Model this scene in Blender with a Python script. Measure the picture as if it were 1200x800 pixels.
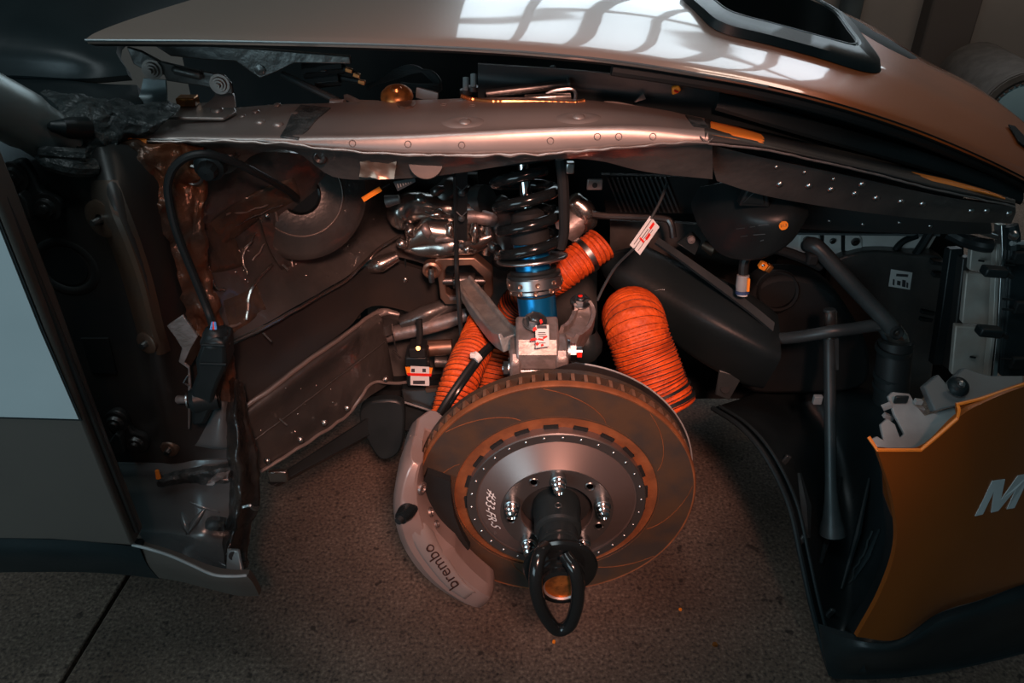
import bpy, bmesh, math, random
from mathutils import Vector, Matrix, noise, Quaternion
from mathutils.bvhtree import BVHTree
random.seed(7)
for o in list(bpy.data.objects): bpy.data.objects.remove(o)
scene = bpy.context.scene
C = scene.collection
# ------------------------------------------------------------------ camera
CAM = Vector((-0.061, -0.839, 1.155)); PITCH = math.radians(33); F = 933.0
FW = Vector((0, math.cos(PITCH), -math.sin(PITCH))); UP = Vector((0, math.sin(PITCH), math.cos(PITCH)))
cd = bpy.data.cameras.new('camera'); cam = bpy.data.objects.new('camera', cd); C.objects.link(cam)
cam.location = CAM; cam.rotation_euler = (math.pi/2 - PITCH, 0, 0)
cd.sensor_width = 36.0; cd.lens = 36.0*F/1200.0; cd.clip_start = 0.02
scene.camera = cam
# ------------------------------------------------------------------ world, lamps, exposure
w = bpy.data.worlds.new('world'); scene.world = w; w.use_nodes = True
bg = w.node_tree.nodes['Background']; bg.inputs[0].default_value = (0.36, 0.66, 0.74, 1); bg.inputs[1].default_value = 0.045
def area(name, loc, target, sx, sy, energy, col):
    l = bpy.data.lights.new(name, 'AREA'); l.shape = 'RECTANGLE'; l.size = sx; l.size_y = sy
    l.energy = energy; l.color = col
    o = bpy.data.objects.new(name, l); C.objects.link(o); o.location = loc
    o.rotation_euler = (Vector(target)-Vector(loc)).to_track_quat('-Z', 'Y').to_euler()
    return o
area('ceiling_lamp', (-0.65, -0.55, 2.5), (-0.35, 0.1, 0.5), 1.6, 0.3, 9.0, (0.80, 0.95, 1.0))
area('cool_fill_light', (-1.7, -2.0, 1.0), (0.05, 0.3, 0.55), 1.6, 1.0, 21, (0.62, 0.88, 1.0))  # unseen cool light added to brighten the wheel well
area('wall_fill_light', (1.9, 1.5, 2.9), (1.7, 3.0, 0.4), 1.2, 0.3, 11, (1.0, 0.80, 0.66))  # unseen warm light added to brighten the back wall
sl = bpy.data.lights.new('work_lamp', 'SPOT'); sl.energy = 265; sl.color = (1.0, 0.47, 0.36); sl.spot_size = math.radians(30); sl.spot_blend = 1.0; sl.shadow_soft_size = 0.14
so = bpy.data.objects.new('work_lamp', sl); C.objects.link(so); so.location = (0.14, -1.42, 1.82)
so.rotation_euler = (Vector((-0.02, 0.06, 0.56))-Vector(so.location)).to_track_quat('-Z', 'Y').to_euler()
vs = scene.view_settings; vs.view_transform = 'Standard'; vs.look = 'None'; vs.gamma = 1; vs.exposure = 0.0; vs.use_curve_mapping = False

# ------------------------------------------------------------------ helpers
def ray(px, py): return FW + Vector((1, 0, 0))*((px-600)/F) + UP*((400-py)/F)
def P(px, py, Y):
    d = ray(px, py); return CAM + d*((Y-CAM.y)/d.y)
def PZ(px, py, Z):
    d = ray(px, py); return CAM + d*((Z-CAM.z)/d.z)
def PP(*a): return [P(*p) for p in a]
def lerp(a, b, t): return a+(b-a)*t
def cr(pts, n=6, closed=False):
    pts = [Vector(p) for p in pts]; N = len(pts); out = []
    rng = range(N) if closed else range(N-1)
    for i in rng:
        if closed: p0, p1, p2, p3 = pts[i-1], pts[i], pts[(i+1) % N], pts[(i+2) % N]
        else:
            p1, p2 = pts[i], pts[i+1]
            p0 = pts[i-1] if i > 0 else p1*2-p2
            p3 = pts[i+2] if i+2 < N else p2*2-p1
        for k in range(n):
            t = k/n
            out.append(0.5*((2*p1)+(p2-p0)*t+(2*p0-5*p1+4*p2-p3)*t*t+(3*p1-p0-3*p2+p3)*t**3))
    if not closed: out.append(pts[-1].copy())
    return out

class MB:
    def __init__(s): s.v = []; s.f = []
    def add(s, v, f):
        b = len(s.v); s.v += [Vector(x) for x in v]; s.f += [[i+b for i in q] for q in f]; return s
    def ring_loft(s, rings, closed=False, caps=True):
        n = len(rings[0]); v = [p for r in rings for p in r]; f = []
        m = len(rings); rr = m if closed else m-1
        for i in range(rr):
            for k in range(n):
                a = i*n+k; b = i*n+(k+1) % n; c = ((i+1) % m)*n+(k+1) % n; d = ((i+1) % m)*n+k
                f.append([a, b, c, d])
        if caps and not closed:
            f.append(list(range(n))[::-1]); f.append([(m-1)*n+k for k in range(n)])
        return s.add(v, f)
    def box(s, c, size, M=None):
        c = Vector(c); h = Vector(size)/2; M = M or Matrix.Identity(3)
        v = [c+M @ Vector((x*h.x, y*h.y, z*h.z)) for x in (-1, 1) for y in (-1, 1) for z in (-1, 1)]
        return s.add(v, [[0, 1, 3, 2], [4, 6, 7, 5], [0, 4, 5, 1], [2, 3, 7, 6], [0, 2, 6, 4], [1, 5, 7, 3]])
    def tube(s, path, r, n=10, closed=False, caps=True, phase=0.0, flat=None):
        path = [Vector(p) for p in path]; N = len(path)
        rs = r if isinstance(r, list) else [r]*N
        T = []
        for i in range(N):
            a = path[i-1] if (i > 0 or closed) else path[i]; b = path[(i+1) % N] if (i < N-1 or closed) else path[i]
            T.append((b-a).normalized())
        u = T[0].orthogonal().normalized() if flat is None else (Vector(flat)-T[0]*T[0].dot(Vector(flat))).normalized()
        rings = []
        for i in range(N):
            u = (u-T[i]*u.dot(T[i])).normalized(); w_ = T[i].cross(u)
            ru, rw = rs[i] if isinstance(rs[i], (tuple, list)) else (rs[i], rs[i])
            rings.append([path[i]+u*(ru*math.cos(phase+2*math.pi*k/n))+w_*(rw*math.sin(phase+2*math.pi*k/n)) for k in range(n)])
        return s.ring_loft(rings, closed, caps)
    def bar(s, path, wd, ht, flat):            # rectangular section swept; wd along flat
        return s.tube(path, (wd*.7071, ht*.7071), 4, phase=math.pi/4, flat=flat)
    def cyl(s, a, b, r0, r1=None, n=20, caps=True):
        return s.tube([a, b], [r0, r0 if r1 is None else r1], n, caps=caps)
    def lathe(s, prof, o, ax, n=48, closed=False, caps=False):   # prof (r, h)
        o = Vector(o); ax = Vector(ax).normalized(); u = ax.orthogonal().normalized(); w_ = ax.cross(u)
        rings = [[o+ax*h+(u*math.cos(2*math.pi*k/n)+w_*math.sin(2*math.pi*k/n))*r for k in range(n)] for r, h in prof]
        return s.ring_loft(rings, closed, caps)
    def prism(s, pts, ext):
        pts = [Vector(p) for p in pts]; n = len(pts); ext = Vector(ext)
        v = pts+[p+ext for p in pts]
        return s.add(v, [list(range(n)), [n+i for i in range(n)][::-1]]+[[i, n+i, n+(i+1) % n, (i+1) % n] for i in range(n)])
    def grid(s, rows, nu=5, nv=5, thick=None, nz=0.0, fr=12.0, seed=0.0, lin_v=False):
        rr = [cr(r, nu) for r in rows]; m = len(rr[0])
        cols = []
        for k in range(m):
            c = [r[k] for r in rr]
            if lin_v:
                q = []
                for i in range(len(c)-1): q += [c[i].lerp(c[i+1], t/nv) for t in range(nv)]
                cols.append(q+[c[-1]])
            else: cols.append(cr(c, nv))
        h = len(cols[0])
        g = [[cols[k][j].copy() for k in range(m)] for j in range(h)]
        if nz:
            for j in range(h):
                for k in range(m):
                    p = g[j][k]; q = p*fr+Vector((seed, seed*1.7, 0))
                    g[j][k] = p+noise.noise_vector(q)*nz+noise.noise_vector(q*2.7)*nz*.4
        v = [p for r in g for p in r]; f = [[j*m+k, j*m+k+1, (j+1)*m+k+1, (j+1)*m+k] for j in range(h-1) for k in range(m-1)]
        if thick is not None:
            t = Vector(thick); b = len(v); v = v+[p+t for p in v]; f = f+[[b+i for i in q[::-1]] for q in f]
            edge = [k for k in range(m)]+[j*m+m-1 for j in range(1, h)]+[(h-1)*m+k for k in range(m-2, -1, -1)]+[j*m for j in range(h-2, 0, -1)]
            L = len(edge)
            f += [[edge[i], b+edge[i], b+edge[(i+1) % L], edge[(i+1) % L]] for i in range(L)]
        return s.add(v, f)

def wloc(o):
    l = Vector((0, 0, 0))
    while o: l += o.location; o = o.parent
    return l
def tag(o, label=None, cat=None, group=None, kind=None):
    if label: o['label'] = label
    if cat: o['category'] = cat
    if group: o['group'] = group
    if kind: o['kind'] = kind
    return o
def thing(name, label, cat, loc, group=None, kind=None):
    o = bpy.data.objects.new(name, None); C.objects.link(o); o.location = loc; o.empty_display_size = .05
    return tag(o, label, cat, group, kind)
def obj(name, mb, mat, parent=None, ang=35, bevel=0.0, label=None):
    v = mb.v; mn = Vector((sum(p.x for p in v)/len(v), sum(p.y for p in v)/len(v), min(p.z for p in v)))
    me = bpy.data.meshes.new(name); me.from_pydata([tuple(p-mn) for p in v], [], mb.f)
    bm = bmesh.new(); bm.from_mesh(me); bmesh.ops.recalc_face_normals(bm, faces=bm.faces); bm.to_mesh(me); bm.free()
    me.polygons.foreach_set('use_smooth', [True]*len(me.polygons)); me.set_sharp_from_angle(angle=math.radians(ang))
    me.materials.append(mat); me.update()
    o = bpy.data.objects.new(name, me); C.objects.link(o)
    o.parent = parent; o.location = mn-(wloc(parent) if parent else Vector((0, 0, 0)))
    if bevel:
        b = o.modifiers.new('bevel', 'BEVEL'); b.width = bevel; b.segments = 2; b.limit_method = 'ANGLE'; b.angle_limit = math.radians(40)
        b.harden_normals = False
    if label: o['label'] = label
    return o
def copyto(src, pos, axis, parent, spin=0.0, scale=1.0, name=None):
    o = bpy.data.objects.new(name or src.name.split('.')[0], src); C.objects.link(o)
    o.parent = parent; o.location = Vector(pos)-(wloc(parent) if parent else Vector((0, 0, 0)))
    o.rotation_mode = 'QUATERNION'
    o.rotation_quaternion = Vector(axis).to_track_quat('Z', 'Y') @ Quaternion((0, 0, 1), spin); o.scale = (scale,)*3
    return o
def mesh(name, mb, mat, ang=35):
    me = bpy.data.meshes.new(name); me.from_pydata([tuple(p) for p in mb.v], [], mb.f)
    bm = bmesh.new(); bm.from_mesh(me); bmesh.ops.recalc_face_normals(bm, faces=bm.faces); bm.to_mesh(me); bm.free()
    me.polygons.foreach_set('use_smooth', [True]*len(me.polygons)); me.set_sharp_from_angle(angle=math.radians(ang))
    me.materials.append(mat); return me
def bvh_of(o):
    wl = wloc(o); return BVHTree.FromPolygons([v.co+wl for v in o.data.vertices], [list(p.vertices) for p in o.data.polygons])
def hit(b, px, py, lift=0.0):
    d = ray(px, py).normalized(); loc, nr, i, dist = b.ray_cast(CAM, d)
    if loc is None: return None, None
    if nr.dot(d) > 0: nr = -nr
    return loc+nr*lift, nr
def surf_patch(bv, rows, lift=.002, nz=.0, fr=40.0, nu=6, nv=5, th=.004):
    mb = MB(); g = [[hit(bv, x, y)[0] for x, y in r] for r in rows]
    g = [[p for p in r] for r in g]
    if any(p is None for r in g for p in r): return None
    mb.grid(g, nu, nv, None); d = Vector((0, -.8, .6)); n0 = len(mb.v); w_ = (len(rows[0])-1)*nu+1; h_ = n0//w_
    vv = []
    for i, p in enumerate(mb.v):
        j, k = divmod(i, w_); ed = min(1.0, min(j, h_-1-j, k, w_-1-k)/2.0)
        vv.append(p+d*(lift*(.15+.85*ed)+abs(noise.noise(p*fr))*nz*ed))
    mb.v = vv; b = len(vv)
    mb.v = vv+[p-d*th for p in vv]; mb.f = mb.f+[[b+i for i in q[::-1]] for q in mb.f]
    edge = list(range(w_))+[j*w_+w_-1 for j in range(1, h_)]+[(h_-1)*w_+k for k in range(w_-2, -1, -1)]+[j*w_ for j in range(h_-2, 0, -1)]
    L = len(edge); mb.f += [[edge[i], b+edge[i], b+edge[(i+1) % L], edge[(i+1) % L]] for i in range(L)]
    return mb
def lay(name, bv, rows, mt, parent, label=None, **k):
    mb = surf_patch(bv, rows, **k)
    if mb is None: print('no patch', name, rows[0][0]); return None
    return obj(name, mb, mt, parent, 70, label=label)
def text_mesh(s, size, fn, depth=0.0, shear=0.0):
    cu = bpy.data.curves.new('t', 'FONT'); cu.body = s; cu.size = size; cu.align_x = 'CENTER'; cu.align_y = 'CENTER'; cu.shear = shear; cu.resolution_u = 3
    o = bpy.data.objects.new('t', cu); C.objects.link(o)
    bpy.context.view_layer.update(); dg = bpy.context.evaluated_depsgraph_get()
    me = bpy.data.meshes.new_from_object(o.evaluated_get(dg)); mb = MB()
    mb.add([fn(v.co.x, v.co.y) for v in me.vertices], [list(p.vertices) for p in me.polygons])
    bpy.data.objects.remove(o); bpy.data.curves.remove(cu); bpy.data.meshes.remove(me)
    return mb

# ------------------------------------------------------------------ materials
def mat(name, col, metal=0.0, rough=0.5, col2=None, nsc=20.0, bump=0.0, bsc=60.0, coat=0.0, spread=(0.4, 0.6), spec=0.5, emit=None):
    m = bpy.data.materials.new(name); m.use_nodes = True; nt = m.node_tree; b = nt.nodes['Principled BSDF']
    b.inputs['Base Color'].default_value = (*col, 1); b.inputs['Metallic'].default_value = metal; b.inputs['Roughness'].default_value = rough
    b.inputs['Coat Weight'].default_value = coat; b.inputs['Coat Roughness'].default_value = 0.04; b.inputs['Specular IOR Level'].default_value = spec
    tc = nt.nodes.new('ShaderNodeTexCoord')
    if col2:
        n = nt.nodes.new('ShaderNodeTexNoise'); n.inputs['Scale'].default_value = nsc; n.inputs['Detail'].default_value = 5
        r = nt.nodes.new('ShaderNodeValToRGB'); r.color_ramp.elements[0].position = spread[0]; r.color_ramp.elements[1].position = spread[1]
        r.color_ramp.elements[0].color = (*col, 1); r.color_ramp.elements[1].color = (*col2, 1)
        nt.links.new(tc.outputs['Object'], n.inputs['Vector']); nt.links.new(n.outputs['Fac'], r.inputs['Fac']); nt.links.new(r.outputs['Color'], b.inputs['Base Color'])
    if bump:
        n2 = nt.nodes.new('ShaderNodeTexNoise'); n2.inputs['Scale'].default_value = bsc; n2.inputs['Detail'].default_value = 4
        bp = nt.nodes.new('ShaderNodeBump'); bp.inputs['Strength'].default_value = bump; bp.inputs['Distance'].default_value = 0.004
        nt.links.new(tc.outputs['Object'], n2.inputs['Vector']); nt.links.new(n2.outputs['Fac'], bp.inputs['Height']); nt.links.new(bp.outputs['Normal'], b.inputs['Normal'])
    if emit:
        b.inputs['Emission Color'].default_value = (*emit[0], 1); b.inputs['Emission Strength'].default_value = emit[1]
    return m
m_rail = mat('rail_paint', (.30, .265, .245), .6, .36, (.36, .31, .285), 9, .06, 30)
m_body = mat('body_primer', (.082, .084, .082), .55, .34, (.135, .130, .122), 10, .55, 38, coat=.35)
m_bodyd = mat('body_dark', (.035, .040, .042), .4, .42, (.055, .05, .045), 6, .1, 25)
m_brown = mat('brown_sealed_metal', (.19, .068, .03), .4, .3, (.08, .055, .042), 14, .9, 55)
m_vane = mat('vane_rust', (.26, .15, .095), .35, .55, (.19, .10, .06), 40)
m_ridge = mat('overspray_metal', (.10, .08, .065), .5, .38, (.16, .085, .045), 7, .08, 30)
m_seal = mat('sealant', (.05, .042, .036), .1, .22, (.1, .07, .05), 14, .7, 45)
m_blackseal = mat('black_sealant', (.012, .012, .012), 0, .25, (.03, .026, .022), 20, .8, 50)
m_tape = mat('grey_tape', (.022, .028, .029), 0, .42, (.06, .068, .068), 60, 1.0, 110)
m_sill = mat('sill_metal', (.20, .24, .25), .45, .27, (.15, .18, .19), 7, .08, 20)
m_silver = mat('raw_steel', (.55, .56, .56), 1, .3)
m_chrome = mat('chrome', (.8, .82, .83), 1, .12)
m_zinc = mat('zinc_bolt', (.42, .47, .48), 1, .3, (.3, .34, .36), 60)
m_alu = mat('cast_alloy', (.5, .48, .45), .95, .24, (.3, .28, .26), 12, .45, 22)
m_aludark = mat('dark_alloy', (.17, .165, .16), .9, .33, (.1, .1, .1), 14, .3, 30)
m_arm = mat('forged_arm', (.30, .32, .31), .45, .38, (.21, .225, .22), 40, .25, 160)
m_pinkarm = mat('upright_alloy', (.34, .30, .29), .65, .45, (.25, .225, .21), 60, .2, 150)
m_caliper = mat('caliper_anodised', (.40, .30, .27), .5, .34, (.35, .265, .24), 10, .05, 60)
m_hat = mat('hat_alloy', (.24, .195, .18), .75, .36, (.21, .175, .165), 5)
m_hatd = mat('hat_dark_alloy', (.15, .145, .14), .85, .42)
m_disc = mat('disc_iron', (.075, .062, .052), .55, .52, (.12, .075, .045), 16, .08, 120)
m_rust = mat('disc_rust', (.24, .085, .03), .2, .6, (.16, .058, .022), 30, .15, 150)
m_black = mat('black_plastic', (.009, .014, .0155), 0, .4, (.013, .019, .0205), 12, .05, 80, spec=.35)
m_blackm = mat('black_matt', (.010, .013, .014), 0, .7, (.016, .018, .018), 10, spec=.2)
m_gloss = mat('black_gloss', (.007, .010, .011), 0, .15)
m_rubber = mat('rubber', (.011, .0145, .0155), 0, .5, spec=.35)
m_duct = mat('duct_plastic', (.009, .0155, .0175), 0, .42, (.013, .020, .022), 8, .08, 160, spec=.2)
m_blue = mat('blue_anodised', (.01, .22, .52), .8, .28, (.012, .26, .6), 5)
m_hose = mat('orange_hose', (.72, .10, .010), 0, .6, (.40, .05, .006), 40, .8, 110, spread=(.35, .7))
m_hosed = mat('hose_wire', (.06, .02, .012), 0, .6)
m_white = mat('white_label', (.7, .7, .68), 0, .6)
m_ink = mat('print_ink', (.04, .04, .045), 0, .6)
m_red = mat('red_paint_mark', (.8, .02, .01), 0, .5)
m_orange = mat('orange_sticker', (.95, .28, .02), 0, .55)
m_paint = mat('orange_car_paint', (.27, .072, .008), .3, .36, (.24, .064, .008), 3, 0, 1, coat=.4)
m_paintedge = mat('orange_paint_edge', (.9, .25, .03), 0, .4)
m_greydoor = mat('door_paint', (.13, .115, .10), .5, .42, (.115, .10, .09), 3)
m_decal = mat('pale_decal', (.42, .47, .48), 0, .55, (.38, .43, .44), 5)
m_cream = mat('pale_crash_metal', (.82, .82, .79), .1, .45, (.7, .68, .65), 9, .06, 60)
m_patina = mat('pale_duct_metal', (.42, .41, .38), .3, .5, (.33, .27, .23), 10)
m_grey = mat('grey_plastic', (.12, .14, .145), 0, .5, (.10, .115, .12), 9)
m_bracket = mat('grey_moulding', (.30, .32, .32), 0, .5, (.22, .235, .235), 14)
m_pipe = mat('grey_pipe', (.032, .042, .045), .2, .4, (.045, .055, .057), 20)
m_bronze = mat('bronze_bracket', (.42, .27, .2), .85, .36, (.3, .2, .15), 20)
m_copper = mat('copper', (.6, .25, .09), .9, .3)
m_wall = mat('wall_plaster', (.40, .33, .29), 0, .8, (.34, .285, .25), 2)
m_walld = mat('wall_dark', (.15, .115, .10), 0, .8)
m_mirror = mat('glass_dark', (.006, .01, .012), 0, .08)
m_win = mat('window_daylight', (.8, .85, .9), 0, .3, emit=((.74, .90, 1.0), 3.2))
m_gold = mat('gold_core', (.5, .2, .05), .7, .35, (.2, .09, .03), 60)
m_cloth = mat('brown_cloth', (.13, .11, .1), 0, .9, (.1, .085, .075), 20)
m_teal = mat('teal_cloth', (.34, .52, .58), 0, .8)
m_wireb = mat('blue_wire', (.08, .3, .7), 0, .5)

# bonnet paint: silver that turns to orange towards the nose (two-colour livery)
m_bonnet = mat('bonnet_paint', (.30, .25, .225), .3, .3, coat=1.0)
nt = m_bonnet.node_tree; b = nt.nodes['Principled BSDF']
g = nt.nodes.new('ShaderNodeNewGeometry'); sx = nt.nodes.new('ShaderNodeSeparateXYZ'); mr = nt.nodes.new('ShaderNodeMapRange'); mx = nt.nodes.new('ShaderNodeMix'); mx.data_type = 'RGBA'
nt.links.new(g.outputs['Position'], sx.inputs[0]); nt.links.new(sx.outputs['X'], mr.inputs['Value'])
mr.inputs['From Min'].default_value = .20; mr.inputs['From Max'].default_value = .36
mx.inputs['A'].default_value = (.38, .28, .23, 1); mx.inputs['B'].default_value = (.60, .14, .03, 1)
nt.links.new(mr.outputs['Result'], mx.inputs['Factor']); nt.links.new(mx.outputs['Result'], b.inputs['Base Color'])

# concrete floor with speckled aggregate
m_floor = mat('floor_concrete', (.12, .088, .066), 0, .85)
nt = m_floor.node_tree; b = nt.nodes['Principled BSDF']; tc = nt.nodes['Texture Coordinate']
def fnoise(sc, det):
    n = nt.nodes.new('ShaderNodeTexNoise'); n.inputs['Scale'].default_value = sc; n.inputs['Detail'].default_value = det
    nt.links.new(tc.outputs['Object'], n.inputs['Vector']); return n
def framp(n, e):
    r = nt.nodes.new('ShaderNodeValToRGB'); cr_ = r.color_ramp
    while len(cr_.elements) < len(e): cr_.elements.new(.5)
    for q, (p, c) in zip(cr_.elements, e): q.position = p; q.color = (*c, 1)
    nt.links.new(n.outputs['Fac'], r.inputs['Fac']); return r
na = fnoise(170, 4); ra = framp(na, [(.3, (.055, .04, .032)), (.46, (.15, .105, .08)), (.56, (.19, .135, .10)), (.72, (.30, .23, .175))])
nb = fnoise(5, 5); rb = framp(nb, [(.3, (.50, .47, .45)), (.65, (.82, .82, .82))])
nd = fnoise(48, 2); rd = framp(nd, [(.26, (.3, .28, .27)), (.34, (1, 1, 1))])
def fmul(a, b_):
    x = nt.nodes.new('ShaderNodeMix'); x.data_type = 'RGBA'; x.blend_type = 'MULTIPLY'; x.inputs['Factor'].default_value = 1
    nt.links.new(a, x.inputs['A']); nt.links.new(b_, x.inputs['B']); return x.outputs['Result']
nt.links.new(fmul(fmul(ra.outputs['Color'], rb.outputs['Color']), rd.outputs['Color']), b.inputs['Base Color'])
bp = nt.nodes.new('ShaderNodeBump'); bp.inputs['Strength'].default_value = .5; bp.inputs['Distance'].default_value = .002
nt.links.new(na.outputs['Fac'], bp.inputs['Height']); nt.links.new(bp.outputs['Normal'], b.inputs['Normal'])

# shared little meshes (z axis up)
def dome(r, h, n=12):
    mb = MB(); rings = []
    for q in (0, .35, .65, .9): 
        a = q*math.pi/2; rings.append([Vector((r*math.cos(a)*math.cos(2*math.pi*k/n), r*math.cos(a)*math.sin(2*math.pi*k/n), h*math.sin(a))) for k in range(n)])
    return mb.ring_loft(rings)
me_rivet = mesh('rivet', dome(.006, .003), m_rail, 60)
me_rivets = mesh('rivet', dome(.0042, .0028), m_silver, 60)
me_rivetd = mesh('rivet', dome(.0045, .003), m_alu, 60)
def hexbolt(r=.009, h=.008, wr=.013):
    mb = MB(); mb.lathe([(0.001, 0), (wr, 0), (wr, .0022), (0.001, .0022)], (0, 0, 0), (0, 0, 1), 20)
    mb.cyl((0, 0, .0022), (0, 0, h), r, r, 6); mb.cyl((0, 0, h), (0, 0, h+.0015), r*.55, r*.5, 12); return mb
me_bolt = mesh('bolt', hexbolt(), m_zinc, 30)
me_boltd = mesh('bolt', hexbolt(.008, .006, .015), m_aludark, 30)

# ================================================================== SETTING
floor = tag(obj('floor', MB().box((0.5, 2.0, -.06), (9, 8, .08)), m_walld), 'dark base under the concrete slabs', 'floor', kind='structure')
j0 = PZ(140, 690, 0); j1 = PZ(72, 800, 0); jd = (j0-j1).normalized(); A = j1-jd*1.6; B = j1+jd*5.0; sd = Vector((.004, 0, 0))
obj('slab', MB().prism([A+sd, Vector((5, A.y, 0)), Vector((5, 6, 0)), B+sd], (0, 0, -.03)), m_floor, floor, bevel=.003)
obj('slab', MB().prism([Vector((-4, A.y, 0)), A-sd, B-sd, Vector((-4, B.y, 0))], (0, 0, -.03)), m_floor, floor, bevel=.003)
WY = 3.0
wall = MB()
wall.box((0.5, WY+.1, .6), (8, .2, 1.2)); wall.box((.5, WY+.1, 3.35), (8, .2, .5)); wall.box((-1.9, WY+.1, 2.15), (3.2, .2, 1.9)); wall.box((3.45, WY+.1, 2.15), (2.1, .2, 1.9))
wall_back = tag(obj('wall_back', wall, m_wall), 'grey brown plaster wall behind the car', 'wall', kind='structure')
win = tag(obj('window_1', MB().box((1.05, WY+.15, 2.15), (2.7, .02, 1.9)), m_win), 'wide daylight window in the back wall', 'window', kind='structure')
for i in range(7):
    obj('mullion', MB().box((-.3+i*.45, WY+.11, 2.15), (.07 if i % 2 else .12, .06, 1.9)), m_black, win)
obj('transom', MB().box((1.05, WY+.11, 2.45), (2.7, .05, .05)), m_black, win)
c0 = P(1108, 60, WY-.1); obj('pilaster', MB().box((c0.x, WY-.03, .6), (.22, .12, 1.2)), m_walld, wall_back, bevel=.01)
c0 = P(1035, 10, WY-.1); obj('conduit', MB().cyl((c0.x-.12, WY-.04, 0), (c0.x-.12, WY-.04, 1.2), .05), m_grey, wall_back)
# stitched roll beside the nose
c = Vector((1.98, 2.33, .18))
roll = thing('padded_roll', 'brown padded roll with a teal stitched end behind the bonnet nose', 'roll', (c.x, c.y+.25, 0))
mb = MB(); ax = [c, Vector((2.02, 2.83, .18))]
mb.tube(cr([ax[0], ax[0].lerp(ax[1], .5), ax[1]], 5), .17, 28); obj('cover', mb, m_cloth, roll)
obj('end_cushion', MB().lathe([(.001, .03), (.08, .026), (.12, .012), (.13, -.002)], ax[0], (ax[0]-ax[1]), 28), m_teal, roll)
st = mesh('stitch', MB().box((0, 0, 0), (.006, .014, .006)), m_walld)
mb = MB().lathe([(.13, .002), (.145, .012), (.165, .006), (.171, -.02)], ax[0], (ax[0]-ax[1]), 28); obj('piping', mb, m_cloth, roll)
d_ = (ax[0]-ax[1]).normalized(); u_ = d_.orthogonal().normalized(); v_ = d_.cross(u_)
for k in range(40):
    a = 2*math.pi*k/40; copyto(st, ax[0]+d_*.0-(u_*math.cos(a)+v_*math.sin(a))*.131+d_*.012, u_*math.cos(a)+v_*math.sin(a), roll)

# ================================================================== CAR BODY SHELL
body = thing('car_body_shell', 'stripped car body shell with bare metal wheel well and long fender rail', 'car body', P(220, 690, .0).xyz*1.0)
def rowp(*pts): return PP(*pts)
# fender rail (swept sheet): top back, top, crease, lip
xs = [(120, 140, 150, 158, 163), (200, 133, 147, 156, 165), (300, 124, 143, 157, 166), (370, 121, 141, 158, 172), (450, 118, 139, 158, 178), (560, 115, 134, 154, 180), (650, 115, 130, 150, 178), (740, 123, 134, 148, 171), (830, 138, 147, 154, 166)]
def rail_rows(xs, dy):
    R = [[], [], [], [], [], []]
    for (x, a, b_, c_, d), e in zip(xs, dy):
        R[0].append(P(x, a, .245+e)); R[1].append(P(x, b_, .175+e)); R[2].append(P(x, c_-3, .137+e)); R[3].append(P(x, c_+2, .122+e)); R[4].append(P(x, d-1, .116+e)); R[5].append(P(x, d+3, .125+e))
    return R
rail = obj('fender_rail', MB().grid(rail_rows(xs, [0]*9), 6, 4, (0, .012, -.004), .0006, 18), m_rail, body)
xs2 = [(826, 137, 146, 153, 166), (900, 156, 162, 167, 174), (960, 170, 176, 181, 187), (1030, 186, 192, 197, 203), (1100, 203, 209, 214, 221), (1150, 217, 222, 226, 231), (1190, 232, 235, 237, 240)]
rail2 = obj('fender_rail', MB().grid(rail_rows(xs2, [0, .01, .02, .035, .055, .08, .11]), 5, 4, (0, .01, -.004), .0004, 18), m_bodyd, body)
rb = bvh_of(rail); rb2 = bvh_of(rail2)
# orange brown paint patches lying on the rail
def patch(poly, bv, mt, name, parent, lift=.0012, th=.0012, label=None):
    pts = [hit(bv, *p, lift)[0] for p in poly]; pts = [p for p in pts if p]
    n = hit(bv, *poly[0])[1]
    return obj(name, MB().prism(pts, -n*th), mt, parent, label=label)
lay('paint_patch', rb2, [[(833, 142), (865, 149), (892, 157)], [(833, 150), (862, 156), (896, 163)], [(835, 158), (862, 163), (895, 168)]], m_paintedge, body, label='orange paint left on rail', lift=.0014, nv=4)
lay('paint_patch', rb2, [[(1068, 201), (1110, 210), (1150, 221), (1176, 230)], [(1078, 206), (1115, 214), (1150, 224), (1178, 232)], [(1092, 212), (1122, 219), (1152, 227), (1178, 234)]], m_paintedge, body, label='orange paint left on rail', lift=.0014, nv=4)
# sealant bead along the rail lip
bead = [(120, 163), (200, 166), (250, 165), (300, 167), (340, 168), (370, 173), (410, 177), (450, 180), (510, 182), (560, 182), (610, 181), (650, 180), (700, 175), (740, 172), (780, 168), (830, 167)]
path = cr(PP(*[(x, y, .113) for x, y in bead]), 8)
mb = MB(); mb.tube([p+noise.noise_vector(p*60)*.002 for p in path], [.0012+.0018*abs(noise.noise(p*45)) for p in path], 6); obj('sealant_bead', mb, m_rail, body)
path = cr(PP((830, 168, .116), (900, 176, .126), (960, 189, .136), (1030, 205, .15), (1100, 223, .17), (1190, 242, .22)), 8)
obj('sealant_bead', MB().tube([p+noise.noise_vector(p*60)*.0012 for p in path], .0014, 6), m_pinkarm, body)
mb = MB(); path = cr(PP((120, 162, .112), (135, 163, .11), (150, 164, .11), (172, 167, .112)), 6)
obj('primer_edge', MB().tube([p+noise.noise_vector(p*80)*.003 for p in path], .0038, 8), m_paintedge, body, label='bright orange primer at torn rail end')
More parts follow.
